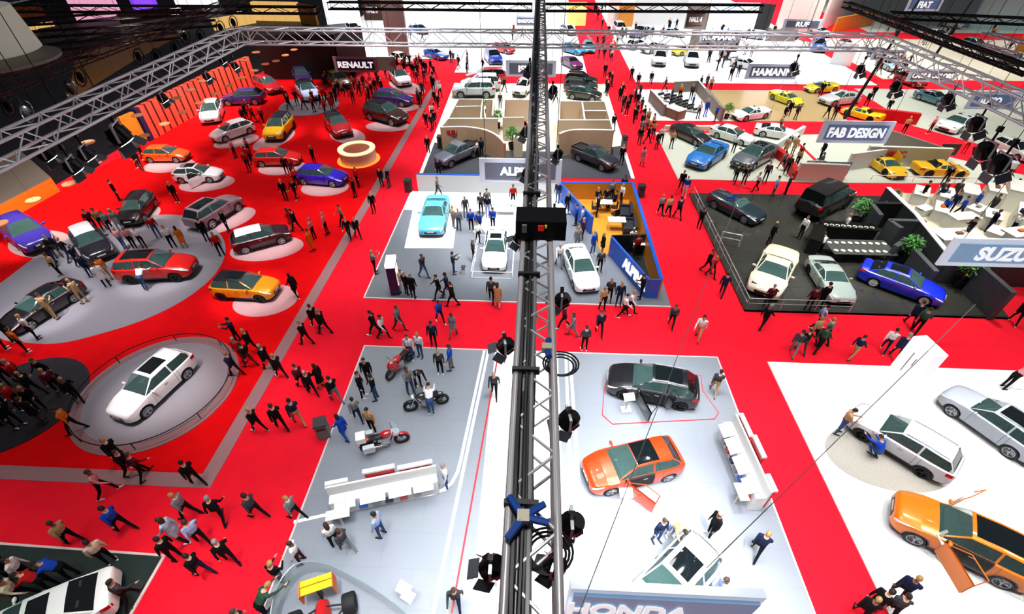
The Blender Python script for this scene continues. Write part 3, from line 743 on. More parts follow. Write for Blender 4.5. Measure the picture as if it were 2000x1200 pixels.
mt['edge_light'] = M('edge_light', 'd8c8c4', .5)
mt['gravel'] = M('gravel', 'a8a49a', .9, noise=.4, nscale=24, bump=.5)
K('isuzu_beige', 'c8b49c', .6); mt['birch'] = slatted('birch', 'd8bd9a', 'c9ab86', 2.2, 0, .55, .2)
K('blue_wall', '1556c4', .4); K('orange_wood', 'c77f22', .4); K('signal_red', 'c8141c', .4); K('navy', '141a44', .5)
mt['concrete'] = M('dark_concrete', '3b3f42', .7, noise=.3, nscale=2.5, bump=.2)
K('furniture_white', 'ecebe2', .5); K('beige_floor', 'd9d0b8', .4); K('dark_purple', '0c0510', .6)
mt['stone_black'] = M('stone_black', '14140f', .12, noise=.2); K('cream', 'e6dfc8', .5)
# Honda stand
slab([(-8.52, .5), (9.78, .5), (9.74, 16.95), (-8.48, 16.95)], 'honda_floor', world=True)
HX0, HX1 = G(967, 686).x, 1.62
slab([(HX0 + .02, .5), (HX1, .5), (HX1, 16.9), (HX0, 16.9)], 'white', .034, world=True)
for a, b, w, m in (((946, 686), (900, 900), .13, 'white'), ((954, 686), (846, 1200), .13, 'white'), ((972, 700), (882, 1200), .07, 'signal_red'), ((1105, 692), (1122, 1180), .14, 'white'), ((1113, 692), (1146, 1180), .14, 'white')):
    strip(G(*a), G(*b), w, m, .042)
pts = [G(*p) for p in ((900, 900), (893, 925), (882, 945), (866, 958), (845, 966), (655, 1003), (574, 1021))]
for a, b in zip(pts, pts[1:]): strip(a, b, .13, 'white', .042)
for a, b in ((( -8.5, .5), (-8.5, 16.95)), ((-8.5, 16.93), (9.76, 16.93)), ((9.76, 16.95), (9.78, .5))): strip(a, b, .07, 'edge_light', .05)
# display plate of the black car: thin red outline
pl = [G(*p) for p in ((1180, 760), (1176, 812), (1196, 830), (1395, 820), (1403, 808), (1372, 765), (1368, 735), (1200, 712), (1180, 760))]
slab([tuple(p[:2]) for p in pl[:-1]], 'honda_floor', .05, world=True)
for a, b in zip(pl, pl[1:]): strip(a, b, .035, 'signal_red', .056)
# Alpina stand
slab([(-9.62, 20.8), (8.2, 20.8), (8.25, 33.9), (-9.5, 33.9)], 'alpina_floor', world=True)
slab([(-9.45, 31.0), (8.2, 31.0), (8.2, 33.9), (-9.45, 33.9)], 'white', .036, world=True)
slab([(812, 385), (898, 385), (885, 486), (790, 486)], 'white', .045)
for a, b in (((-9.62, 20.8), (8.2, 20.8)), ((-9.62, 20.8), (-9.5, 34))): strip(a, b, .08, 'edge_light', .05)
slab([(960, 400), (1012, 400), (1012, 460), (960, 470), (935, 440)], 'white', .05)
wall([(-8.95, 34.0), (2.2, 34.0)], 1.45, 'white', .16, world=True, cap='blue_wall')
strip((-9.3, 35.9), (8.4, 36.1), .5, 'signal_red', .03); strip((-9.3, 35.3), (8.4, 35.5), .4, 'navy', .03)
def wt(px, h, mat, t=.12, cap=None): return wall([tuple(G(*p, h)[:2]) for p in px], h, mat, t, world=True, cap=cap)
wt([(1094, 357), (1158, 424)], 1.4, 'blue_wall', .14)
wt([(1094, 357), (1236, 358)], 1.4, 'orange_wood', .14, 'blue_wall')
wt([(1236, 358), (1292, 546)], 1.4, 'orange_wood', .22, 'blue_wall')
wt([(1195, 462), (1269, 546), (1292, 546)], 1.4, 'blue_wall', .12)
wt([(1195, 460), (1262, 458)], 1.4, 'black', .12)
slab([tuple(G(1097, 357, 1.4)[:2]), tuple(G(1234, 358, 1.4)[:2]), tuple(G(1262, 458, 1.4)[:2]), tuple(G(1196, 461, 1.4)[:2]), tuple(G(1176, 500, 0)[:2]), tuple(G(1156, 452, 0)[:2])], 'orange_wood', .05, world=True)
slab([tuple(G(*p, 1.4)[:2]) for p in ((1196, 463), (1262, 459), (1288, 545), (1268, 543))], 'black', .05, world=True)
# Isuzu stand
slab([(-9.32, 36.4), (8.38, 36.9), (8.55, 62.3), (-9.74, 62.0)], 'isuzu_floor', world=True)
slab([(-9.4, 43.6), (-3, 42), (3, 42), (8.4, 43.6), (8.55, 62.3), (-9.74, 62.0)], 'cream', .04, world=True)
for a, b in (((-9.32, 36.4), (-9.74, 62)), ((8.4, 36.9), (8.55, 62.3))): strip(a, b, .3, 'white', .05)
hI = 2.2
def arc(px, n=6):      # a smooth line through pixel points
    P = [Vector(p) for p in px]; out = []
    for i in range(len(P) - 1):
        a, b, c_, d = P[max(i - 1, 0)], P[i], P[i + 1], P[min(i + 2, len(P) - 1)]
        for k in range(n):
            t = k / n; out.append(.5 * ((2 * b) + (c_ - a) * t + (2 * a - 5 * b + 4 * c_ - d) * t * t + (3 * b - a - 3 * c_ + d) * t ** 3))
    return [tuple(p) for p in out] + [tuple(P[-1])]
wt(arc([(861, 249), (890, 248), (917, 249), (950, 255), (973, 267), (986, 281)]), hI, 'birch', .2, 'white')
wt(arc([(1093, 262), (1105, 257), (1125, 254), (1160, 254), (1198, 255)]), hI, 'birch', .2, 'white')
for px in ([(895, 194), (943, 195), (941, 208)], [(948, 195), (964, 195), (962, 226)], [(890, 209), (941, 208), (939, 231)], [(875, 232), (972, 232)], [(895, 194), (875, 232), (861, 249)],
           [(985, 195), (1034, 195)], [(983, 230), (1024, 230)], [(985, 195), (983, 230)],
           [(1093, 198), (1181, 199), (1198, 255)], [(1093, 198), (1092, 235)], [(1137, 200), (1142, 234)], [(1140, 217), (1184, 217)], [(1092, 235), (1190, 235)]):
    wt(px, hI, 'isuzu_beige', .14, 'white')
# dark stand
DP = [(12.3, 20.6), (26.8, 20.6), (27.6, 24), (27.6, 34.6), (12.4, 34.4)]
slab(DP, 'dark_floor', .12, world=True)
strip((12.3, 20.66), (26.8, 20.66), .12, 'black', .13)
hD = 2.0
for px, m, cp_ in (([(1735, 367), (1790, 420), (1857, 502)], 'concrete', 'white'), ([(1703, 396), (1764, 397)], 'black', None), ([(1738, 429), (1808, 431)], 'concrete', None), ([(1772, 467), (1836, 470)], 'concrete', None),
                   ([(1703, 396), (1722, 420)], 'concrete', None), ([(1738, 429), (1762, 445)], 'concrete', None), ([(1772, 467), (1750, 480)], 'concrete', None), ([(1790, 488), (1830, 530)], 'concrete', None), ([(1922, 520), (1982, 572)], 'concrete', None)):
    wt(px, 1.5 if px[0] in ((1790, 488), (1772, 467)) else 2.0, m, .3, cp_)
# furniture showroom behind it
slab([tuple(G(1740, 366, 2.0)[:2]), tuple(G(1862, 500, 2.0)[:2]), (48, 26.0), (60, 35.2), (28, 35.2)], 'beige_floor', .10, world=True)
wt([(1857, 502), (2060, 506)], hD, 'concrete', .3, 'white')
# white stand, bottom right
slab([(12.28, .5), (60, .5), (60, 16.55), (12.26, 16.75)], 'white_floor', world=True)
strip((12.28, .5), (12.26, 16.75), .1, 'edge_light', .04)
c = G(1735, 893); e = [(c.x + 2.55 * math.cos(a) , c.y + 1.6 * math.sin(a)) for a in [i * math.pi / 24 for i in range(48)]]
slab(e, 'gravel', .045, world=True)
# tuner stands
slab([(12.1, 37), (24.9, 36.9), (24.9, 47.0), (12.05, 47.1)], 'tuner_floor', world=True)
slab([(25.2, 36.9), (43, 37.5), (31.4, 47.5), (25.2, 47.0)], 'tuner_floor', .04, world=True)
slab([(12.0, 50.3), (20.5, 50.5), (20.5, 60.6), (12.0, 60.5)], 'white_floor', world=True)
slab([(20.5, 50.5), (32.5, 50.8), (33.5, 61), (20.5, 60.6)], 'tan_floor', world=True)
slab([(38.5, 50), (47, 39), (75, 39), (75, 62), (38.5, 62)], 'tuner_floor', .03, world=True)
slab([(45, 22), (80, 22), (80, 36), (52, 36)], 'tuner_floor', .05, world=True)
# Renault stand
mt['rose_light_pool'] = M('rose_light_pool', 'c09a9c', .6, noise=.06)
RS = [G(410, 954), G(860, 158)]
slab([(-12.6, 8.95), (-11.9, 62.6), (-33.5, 62.6)] + pxpoly([(300, 270), (245, 303), (180, 335), (112, 374), (-60, 472)]) + [(-39, 8.9)], 'stand_red_carpet', .02, world=True)
K('rose_strip', '8f6f70', .6)
strip(RS[0], RS[1], .62, 'rose_strip', .03, off=.3); strip((-39, 9.2), (RS[0].x - .3, RS[0].y + .28), .6, 'rose_strip', .027)
slab(arc([(20, 668), (110, 672), (200, 652), (290, 622), (370, 580), (425, 530), (440, 478), (405, 436), (340, 420), (260, 428), (170, 452), (90, 490), (20, 540), (-50, 600), (-30, 650), (20, 668)])[:-1], 'grey_plate', .03)
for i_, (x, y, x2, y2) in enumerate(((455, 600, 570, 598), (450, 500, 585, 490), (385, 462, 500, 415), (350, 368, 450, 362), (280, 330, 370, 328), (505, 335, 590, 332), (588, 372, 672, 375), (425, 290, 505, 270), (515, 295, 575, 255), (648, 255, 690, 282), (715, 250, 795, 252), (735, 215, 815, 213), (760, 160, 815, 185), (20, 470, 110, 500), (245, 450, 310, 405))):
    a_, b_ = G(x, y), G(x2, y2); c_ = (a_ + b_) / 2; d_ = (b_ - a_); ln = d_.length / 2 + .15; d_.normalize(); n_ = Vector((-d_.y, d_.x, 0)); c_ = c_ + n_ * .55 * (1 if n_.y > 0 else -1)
    slab([tuple((c_ + d_ * ln * math.cos(t_) + n_ * 1.45 * math.sin(t_))[:2]) for t_ in [k_ * math.pi / 18 for k_ in range(36)]], 'rose_light_pool', .026, world=True)  # pale ovals painting the pools of light around the cars into the floor
tc_ = G(310, 762); 
def ring(c, r, z0, z1, mat, name=None, r0=0):
    mb = MB(); mb.lathe([(r0, z1), (r, z1), (r, z0), (r0, z0), (r0, z1)], 72, (c.x, c.y, 0)); nfl[0] += 1
    FLOORS.append(([(c.x + r * math.cos(i * math.pi / 18), c.y + r * math.sin(i * math.pi / 18)) for i in range(36)], z1)) if not r0 else None
    return struct(name or 'floor_%d' % nfl[0], mb, mat)
ring(tc_, 3.55, .0, .06, 'rose_strip'); ring(tc_, 3.05, .0, .10, 'grey_plate')
c2 = G(605, 208); ring(c2, 3.2, 0, .12, 'grey_plate')
c3 = G(30, 790); ring(c3, 2.9, 0, .05, 'dark_purple')
# red slatted back wall and the orange hall edge
mt['red_slats'] = slatted('red_slats', 'e0503c', '4e080c', .35, 1, .5, .22)
wall([(297, 272), (440, 191), (500, 162)], 3.0, 'red_slats', .5)
wall([(290, 276), (297, 272)], 3.0, 'navy', .6); wall([(262, 290), (288, 277)], 2.8, 'orange_wood', .3)
K('warm_orange', 'e06a12', .5); K('roof_grey', '6a625a', .7)
mb = MB(); pp = pxpoly([(118, 374), (-70, 480), (-190, 400), (60, 322)]); mb.prism(pp, 0, 1.15); struct('wall_orange', mb, 'warm_orange')
mb = MB(); pp2 = [(p[0] - .05, p[1] + .02) for p in pp]; mb.prism(pp, 1.15, 1.22); struct('roof_grey', mb, 'roof_grey')
slab([(-39, 8.9), (-39, 27), (-37, 62), (-33, 75), (-33, 150), (-110, 150), (-110, 8.9)], 'dark_purple', .02, world=True)
slab(pxpoly([(130, 200), (260, 120), (370, 60), (300, 60), (150, 110)]), 'orange_wood', .03, world=True)
wall([(-33.8, 62.6), (-24.5, 63.2)], 5.0, 'black', .5, world=True)
wall([(-24.5, 63.2), (-22.5, 68.0)], 5.0, 'dark_purple', .5, world=True)
# corner stand, bottom left
slab([(-40, 0.5), (-12.9, .5), (-12.8, 6.3), (-40, 6.9)], 'corner_floor', .03, world=True)
strip((-12.85, .5), (-12.8, 6.3), .1, 'edge_light', .04); strip((-40, 6.9), (-12.8, 6.3), .08, 'edge_light', .04)
# far stands
for x0, x1, y0, y1, m in ((-10.5, 6.8, 66.5, 150, 'white_floor'), (-33, -10.4, 73, 150, 'white_floor'), (12.6, 42, 63.4, 150, 'white_floor'), (44, 90, 66, 88, 'beige_floor'), (56, 120, 93, 150, 'tuner_floor')):
    slab([(x0, y0), (x1, y0), (x1, y1), (x0, y1)], m, .03, world=True)
wall([(-112, -8), (-112, 208)], 26, 'hall_wall', .5, world=True) if K('hall_wall', '4a4a4e', .8) else 0
wall([(-112, 208), (152, 208)], 26, 'hall_wall', .5, world=True); wall([(152, 208), (152, -8)], 26, 'hall_wall', .5, world=True); wall([(152, -8), (-112, -8)], 26, 'hall_wall', .5, world=True)
K('pink_grey', 'b9a9a9', .5); K('led_blue', '1f6fd8', .3, emit=.9); K('led_white', 'f6f8ff', .3, emit=1.3); K('led_pink', 'f0a8c8', .3, emit=.9); K('led_amber', 'f2c070', .4, emit=.8); K('wood_brown', '7a5236', .5); K('taupe', '7d7068', .6); K('pale_cyan', 'a8d8e0', .4)
def hwall(x0, x1, y, h, mat, t=.4): return wall([(x0, y), (x1, y)], h, mat, t, world=True)
def pwall(a, b, ytop, mat, t=.4):
    """wall whose foot runs between two pixels and whose top reaches pixel row ytop"""
    p, q = G(*a), G(*b); m = (p + q) / 2; h = 1.0
    for _ in range(60):
        if Q((m.x, m.y, h))[1] <= ytop: break
        h += .25
    return wall([a, b], h, mat, t)
m = M('led_film', 'ffffff', .3); t_ = m.node_tree; b_ = t_.nodes['Principled BSDF']; nz = t_.nodes.new('ShaderNodeTexNoise'); nz.inputs['Scale'].default_value = .11; rp = t_.nodes.new('ShaderNodeValToRGB'); tc = t_.nodes.new('ShaderNodeTexCoord')
for k_, (ps_, cl_) in enumerate(((.32, (.02, .16, .8, 1)), (.5, (.25, .6, 1, 1)), (.58, (1, 1, 1, 1)), (.7, (1, .5, .7, 1)))):
    e_ = rp.color_ramp.elements[k_] if k_ < 2 else rp.color_ramp.elements.new(ps_); e_.position = ps_; e_.color = cl_
t_.links.new(tc.outputs['Object'], nz.inputs[0]); t_.links.new(nz.outputs[0], rp.inputs[0]); t_.links.new(rp.outputs[0], b_.inputs['Emission Color']); b_.inputs['Emission Strength'].default_value = .9; mt['led_film'] = m
pwall((840, 88), (985, 88), -30, 'led_white'); pwall((985, 50), (1010, 50), -20, 'led_white'); pwall((760, 110), (800, 112), 2, 'taupe'); pwall((640, 48), (705, 42), -60, 'led_white')
pwall((920, 48), (957, 48), 12, 'signal_red'); pwall((957, 48), (1003, 48), 8, 'blue_wall'); pwall((1106, 50), (1143, 50), 5, 'led_amber'); pwall((1185, 50), (1208, 50), -30, 'white')
pwall((1205, 52), (1234, 52), 12, 'orange_wood'); pwall((1234, 48), (1335, 50), -10, 'white'); pwall((1335, 56), (1378, 58), 12, 'taupe'); pwall((1378, 58), (1470, 60), 8, 'led_film'); pwall((1470, 56), (1500, 60), 8, 'black')
pwall((1490, 95), (1545, 95), 60, 'taupe'); pwall((1462, 155), (1552, 156), 84, 'led_white'); pwall((1512, 60), (1590, 62), -30, 'furniture_white'); pwall((1600, 60), (1690, 15), -40, 'white'); pwall((1625, 65), (1700, 50), 30, 'orange_wood')
pwall((1770, 22), (1830, 26), -20, 'concrete'); pwall((1890, 55), (2010, 60), -10, 'pale_cyan'); pwall((1980, 100), (2030, 105), 60, 'orange_wood'); pwall((1620, 125), (1660, 130), 85, 'white'); pwall((1345, 95), (1440, 97), 62, 'taupe')
pwall((500, 40), (590, 42), 5, 'led_amber'); pwall((590, 45), (622, 50), 10, 'orange_wood'); pwall((625, 100), (672, 92), 78, 'blue_wall')
K('stage_violet', '7a3cf0', .4, emit=1.5)
for a, b, y, m in (((262, 20), (310, 14), -8, 'stage_violet'), ((240, 66), (330, 52), 45, 'pink_grey'), ((10, 125), (90, 108), 100, 'pink_grey'), ((170, 75), (235, 62), 55, 'pink_grey'), ((20, 66), (110, 55), 50, 'led_amber'), ((330, 40), (400, 30), 22, 'pink_grey'), ((420, 60), (500, 45), 30, 'led_amber'), ((0, 40), (90, 30), 12, 'warm_orange'), ((150, 40), (240, 30), -5, 'led_pink'), ((240, 55), (330, 45), 22, 'wood_brown'), ((350, 25), (430, 15), -20, 'led_white'), ((90, 85), (150, 75), 55, 'taupe'), ((0, 100), (80, 92), 75, 'wood_brown')): pwall(a, b, y, m, .3)
# hammered details of the tuner rows
wt([(1560, 335), (1535, 300), (1512, 282)], .8, 'signal_red', .5); wt([(1512, 282), (1572, 246)], .8, 'white', .3); wt([(1565, 318), (1660, 322)], 1.5, 'tuner_floor', .3); wt([(1665, 300), (1742, 290)], 1.5, 'white', .2); wt([(1700, 285), (1862, 290)], 1.7, 'tuner_floor', .3)
wt([(1742, 255), (1850, 290)], 1.6, 'taupe', .2); wt([(1380, 172), (1408, 205), (1415, 212)], 1.3, 'taupe', .3); wt([(1318, 160), (1365, 158), (1405, 205)], 1.2, 'taupe', .2, 'white'); wt([(1272, 175), (1300, 205)], 1.2, 'taupe', .25, 'white')
wt([(1700, 210), (1800, 222)], 1.1, 'signal_red', .5); wt([(1300, 245), (1400, 246)], .5, 'cream', .3)
# ================================================================ hanging signs
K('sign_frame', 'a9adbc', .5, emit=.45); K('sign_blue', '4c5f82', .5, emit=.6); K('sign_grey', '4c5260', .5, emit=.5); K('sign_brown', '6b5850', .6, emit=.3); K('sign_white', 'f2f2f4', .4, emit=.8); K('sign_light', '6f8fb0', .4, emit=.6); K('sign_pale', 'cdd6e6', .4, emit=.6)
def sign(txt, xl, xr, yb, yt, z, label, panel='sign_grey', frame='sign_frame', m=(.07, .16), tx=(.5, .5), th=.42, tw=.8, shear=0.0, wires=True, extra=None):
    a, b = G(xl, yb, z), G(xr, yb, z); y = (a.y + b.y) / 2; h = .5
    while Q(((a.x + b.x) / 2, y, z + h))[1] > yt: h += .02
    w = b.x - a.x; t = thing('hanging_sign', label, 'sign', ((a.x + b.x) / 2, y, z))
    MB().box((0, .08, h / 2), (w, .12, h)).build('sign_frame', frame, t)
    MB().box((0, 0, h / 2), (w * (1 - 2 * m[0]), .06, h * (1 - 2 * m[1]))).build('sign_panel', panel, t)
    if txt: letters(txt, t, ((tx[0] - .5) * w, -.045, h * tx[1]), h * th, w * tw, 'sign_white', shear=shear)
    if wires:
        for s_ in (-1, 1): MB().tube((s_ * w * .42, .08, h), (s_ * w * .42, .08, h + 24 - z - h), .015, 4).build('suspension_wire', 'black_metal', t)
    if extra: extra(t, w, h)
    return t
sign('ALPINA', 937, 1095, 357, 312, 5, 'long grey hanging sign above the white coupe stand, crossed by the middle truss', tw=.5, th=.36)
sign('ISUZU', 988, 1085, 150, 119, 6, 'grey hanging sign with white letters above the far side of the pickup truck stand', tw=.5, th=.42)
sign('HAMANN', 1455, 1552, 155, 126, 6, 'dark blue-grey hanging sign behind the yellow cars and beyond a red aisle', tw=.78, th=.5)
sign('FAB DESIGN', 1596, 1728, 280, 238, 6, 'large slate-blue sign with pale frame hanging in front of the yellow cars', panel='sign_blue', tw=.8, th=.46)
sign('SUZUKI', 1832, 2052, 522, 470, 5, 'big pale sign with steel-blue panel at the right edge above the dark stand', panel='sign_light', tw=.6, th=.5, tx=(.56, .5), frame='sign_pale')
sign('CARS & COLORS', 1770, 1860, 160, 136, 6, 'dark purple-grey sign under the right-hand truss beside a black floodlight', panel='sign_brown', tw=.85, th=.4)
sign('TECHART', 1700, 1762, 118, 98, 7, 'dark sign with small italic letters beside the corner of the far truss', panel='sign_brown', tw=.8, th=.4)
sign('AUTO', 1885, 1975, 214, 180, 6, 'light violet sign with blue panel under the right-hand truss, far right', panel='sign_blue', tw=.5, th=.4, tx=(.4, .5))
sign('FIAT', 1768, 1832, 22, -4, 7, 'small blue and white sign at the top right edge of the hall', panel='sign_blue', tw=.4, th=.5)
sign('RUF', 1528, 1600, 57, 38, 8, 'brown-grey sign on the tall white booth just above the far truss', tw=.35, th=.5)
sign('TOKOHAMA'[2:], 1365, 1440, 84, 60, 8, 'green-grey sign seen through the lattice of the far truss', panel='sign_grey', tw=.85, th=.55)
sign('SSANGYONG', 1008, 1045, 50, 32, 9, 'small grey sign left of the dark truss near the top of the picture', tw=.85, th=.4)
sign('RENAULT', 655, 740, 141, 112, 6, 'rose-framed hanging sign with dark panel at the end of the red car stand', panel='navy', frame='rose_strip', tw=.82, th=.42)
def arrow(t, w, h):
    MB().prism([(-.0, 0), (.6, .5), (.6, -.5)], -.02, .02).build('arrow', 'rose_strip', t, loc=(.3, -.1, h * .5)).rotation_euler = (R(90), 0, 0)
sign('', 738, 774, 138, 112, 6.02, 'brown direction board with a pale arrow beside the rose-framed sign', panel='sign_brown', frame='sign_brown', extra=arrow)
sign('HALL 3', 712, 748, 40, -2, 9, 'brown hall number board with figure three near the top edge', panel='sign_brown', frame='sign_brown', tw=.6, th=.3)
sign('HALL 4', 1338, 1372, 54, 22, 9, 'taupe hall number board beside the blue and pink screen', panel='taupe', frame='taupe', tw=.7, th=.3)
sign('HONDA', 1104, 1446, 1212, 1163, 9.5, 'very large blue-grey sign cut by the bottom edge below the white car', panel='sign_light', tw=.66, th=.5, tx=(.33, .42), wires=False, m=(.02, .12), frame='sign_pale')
# ================================================================ lighting rig
def truss(p, q, w, h, r, label, mat='aluminium', seg=.5, name='lighting_truss', faces=('l', 'r', 't', 'b'), rb=None, group=None, wires=False):
    """box truss from p to q (tops of its middle line), with four chords and zigzag bracing"""
    p = Vector(p); q = Vector(q); d = q - p; L = d.length; rz = math.atan2(d.y, d.x)
    t = thing(name, label, 'truss', p, rz, group); rb = rb or r * .45
    el = -math.asin(d.z / L); t.rotation_euler = (0, el, rz)
    cs = {('l', 't'): (w / 2, -r), ('r', 't'): (-w / 2, -r), ('l', 'b'): (w / 2, -h + r), ('r', 'b'): (-w / 2, -h + r)}
    for y, z in cs.values(): MB().tube((0, y, z), (L, y, z), r, 10).build('chord', mat, t, smooth=40)
    n = max(2, int(L / seg))
    for f in faces:
        a, b = {'l': (('l', 't'), ('l', 'b')), 'r': (('r', 't'), ('r', 'b')), 't': (('l', 't'), ('r', 't')), 'b': (('l', 'b'), ('r', 'b'))}[f]
        mb = MB(); A, B = cs[a], cs[b]
        pt = [(L * i / n, *(A if i % 2 else B)) for i in range(n + 1)]
        mb.path(pt, rb, 6); mb.tube((.02, *A), (.02, *B), rb, 6); mb.tube((L - .02, *A), (L - .02, *B), rb, 6)
        mb.build('lattice', mat, t, smooth=40)
    for x in (L * .12, L * .88) if wires else (): MB().tube((x, 0, -r), (x, 0, 9), .008, 4).build('suspension_wire', 'black_metal', t)
    return t
ZT = 15.24
def floodlight(p, tilt, rz, label, s=1.0, group=None, lens=True, drop=.35, rod=0):
    """moving-head box light hanging from a clamp: yoke, housing, flap, lit lens"""
    t = thing('floodlight', label, 'lamp', p, R(rz), group); t.scale = (s,) * 3
    MB().box((0, 0, -.03), (.1, .1, .14)).tube((0, 0, 0), (0, 0, -drop), .03, 6).build('clamp', 'black_metal', t)
    if rod: MB().tube((0, 0, 0), (0, 0, rod / s), .012, 4).build('hanger', 'black_metal', t)
    MB().box((0, -.22, -drop - .18), (.05, .02, .4)).box((0, .22, -drop - .18), (.05, .02, .4)).box((0, 0, -drop), (.06, .46, .03)).build('yoke', 'aluminium', t)
    h = MB().lathe([(0, .26), (.15, .26), (.20, .16), (.20, -.12), (.0, -.12)], 16).box((0, 0, .05), (.34, .34, .22)).build('housing', 'black_metal', t, loc=(0, 0, -drop - .32), smooth=40); h.rotation_euler = (0, R(tilt), 0)
    if lens: MB().disc((0, 0, -.13), .165, 0, 20, .02).build('lens', 'lamp_lit', h)
    mb = MB()
    for i, (x, y, rx, ry) in enumerate(((.24, 0, 0, -28), (-.24, 0, 0, 28), (0, .24, 28, 0), (0, -.24, -28, 0))):
        mb.box((x, y, -.24), (.34 if x == 0 else .015, .34 if y == 0 else .015, .24), mat=Matrix.Rotation(R(rx), 3, 'X') @ Matrix.Rotation(R(ry), 3, 'Y'))
    mb.build('barn_door', 'flap_grey', h)
    return t
K('lamp_lit', 'fffaf0', .3, emit=9.0); K('flap_grey', '4e5258', .4)
# the near truss that runs away under the camera
X0 = G(1037, 1200, ZT).x; X1 = G(1051, 300, ZT).x
truss((X0, -.3, ZT), (X0 + .07, 24.0, ZT), .29, .29, .026, 'long dark-cabled lighting truss running straight away through the middle of the hall', 'dull_aluminium', .25)
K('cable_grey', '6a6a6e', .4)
def cable_loom():
    t = thing('cable_loom', 'thick bundle of black cables strapped along the left side of the middle truss', 'cables', (X0 - .06, 0, ZT))
    for i in range(17):
        y = rnd.uniform(-.4, .2); pts = []
        a, b = rnd.uniform(-.065, .06), rnd.uniform(-.13, .0)
        while y < 23:
            pts.append((a + rnd.uniform(-.012, .012) + y * .003, y, b + rnd.uniform(-.02, .02))); y += .8
        MB().path(pts, rnd.uniform(.010, .019), 6).build('cable', 'black' if i % 5 else 'cable_grey', t)  # every fifth cable is paler, painting glints into the bundle
    for y in (.55, 1.35, 2.4, 3.6, 5.2): MB().box((y * .003 - .01, y, -.0), (.21, .03, .06)).build('strap', 'black', t)
cable_loom()
tb = thing('control_box', 'black control box with a red and a yellow button lying across the middle truss', 'box', (G(1056, 430, ZT + .1).x, G(1056, 440, ZT + .1).y, ZT + .01))
MB().box((0, 0, .11), (.52, .3, .22)).build('case', 'black_metal', tb)
K('btn_red', 'd81818', .4, emit=.3); K('btn_yellow', 'd8b818', .4, emit=.3)
MB().box((0, -.155, .15), (.06, .02, .06)).build('red_button', 'btn_red', tb); MB().box((.05, -.155, .17), (.02, .02, .03)).build('yellow_button', 'btn_yellow', tb); MB().box((-.17, -.155, .14), (.05, .02, .09)).build('switch', 'grey', tb)
# blue ratchet clamp with pale tape
cl = thing('clamp_cross', 'blue four-armed clamp with beige tape on the near part of the middle truss', 'clamp', G(1022, 1010, ZT + .05))
K('clamp_blue', '0f3d8a', .4); K('beige_tape', 'b5ae98', .6)
MB().box((0, 0, 0), (.07, .07, .05)).build('tape', 'beige_tape', cl)
for a in (35, 125, 235, 350): MB().tube((.03 * math.cos(R(a)), .03 * math.sin(R(a)), 0), (.15 * math.cos(R(a)), .15 * math.sin(R(a)), -.01), .026, 8, 0, .022).build('arm', 'clamp_blue', cl)
c4 = thing('clamp_cross', 'small blue and white clamp on the middle truss above the red aisle', 'clamp', G(1068, 680, ZT))
MB().box((0, 0, 0), (.08, .06, .06)).build('tape', 'beige_tape', c4)
for a in (80, 280): MB().tube((0, 0, 0), (.10 * math.cos(R(a)), .10 * math.sin(R(a)), 0), .025, 8).build('arm', 'clamp_blue', c4)
# chain lying on the far part
ch = MB(); a = G(1056, 195, ZT + .04); b = G(1056, 115, ZT + .45)
for i in range(26):
    p = a.lerp(b, i / 25); rot = Matrix.Rotation(R(90 * (i % 2)), 3, 'Y')
    for k in range(8):
        u, v = 2 * math.pi * k / 8, 2 * math.pi * (k + 1) / 8; s1 = (b - a).length / 40
        ch.tube(p + rot @ Vector((.035 * math.cos(u), s1 * math.sin(u), 0)), p + rot @ Vector((.035 * math.cos(v), s1 * math.sin(v), 0)), .009, 4)
tag(recentre(ch.build('hoist_chain', 'aluminium')), 'bright steel hoist chain running along the top of the middle truss', 'chain')
# lamps hung on the near truss
def on(x, y, dx, z=ZT - .12): return G(x, y, z)
for (x, y, tl, rz, s, lb) in ((1112, 800, 35, 10, .62, 'black floodlight right of the middle truss, above the black hatchback'),
                              (1118, 1005, 30, 0, .62, 'black floodlight right of the middle truss, beside the orange car'),
                              (1085, 1090, 25, -20, .55, 'black floodlight lowest on the right side of the middle truss'),
                              (985, 655, -45, 190, .6, 'black floodlight hanging left of the middle truss over the cross aisle'),
                              (958, 1090, -30, 180, .6, 'black floodlight with yellow strap left of the middle truss near the bottom edge'),
                              (1098, 565, 50, 0, .62, 'black floodlight with white rim right of the middle truss, in front of the white sedan'),
                              (1014, 445, -40, 180, .6, 'black floodlight beside the control box on its left'), (1083, 400, 40, 0, .5, 'black floodlight just above the control box on its right'),
                              (1029, 320, -30, 180, .6, 'black floodlight in front of the long hanging sign, left of the middle truss'), (1090, 285, 30, 0, .6, 'black floodlight right of the middle truss before the curved birch wall'),
                              (1026, 240, -30, 180, .7, 'small black floodlight left of the middle truss above the pickup stand'), (1080, 160, 30, 0, .7, 'small black floodlight right of the middle truss near the dark cars'), (1035, 115, -30, 180, .9, 'dark floodlight on the middle truss just left of the chain')):
    floodlight(on(x, y, 0), tl, rz, lb, s * .55, lens=False, drop=.12)
for (x, y, lb) in ((1095, 715, 'coiled silver cable ring right of the middle truss above the grey floor'), (1070, 1080, 'coiled black cable under the middle truss near the bottom')):
    mb = MB(); c = G(x, y, ZT - .25)
    for k in range(3):
        r = .11 + .02 * k; mb.path([c + Vector((r * math.cos(i * math.pi / 10), r * math.sin(i * math.pi / 10) * .9, .015 * k)) for i in range(21)], .008, 5)
    tag(recentre(mb.build('cable_coil', 'black')), lb, 'cable')
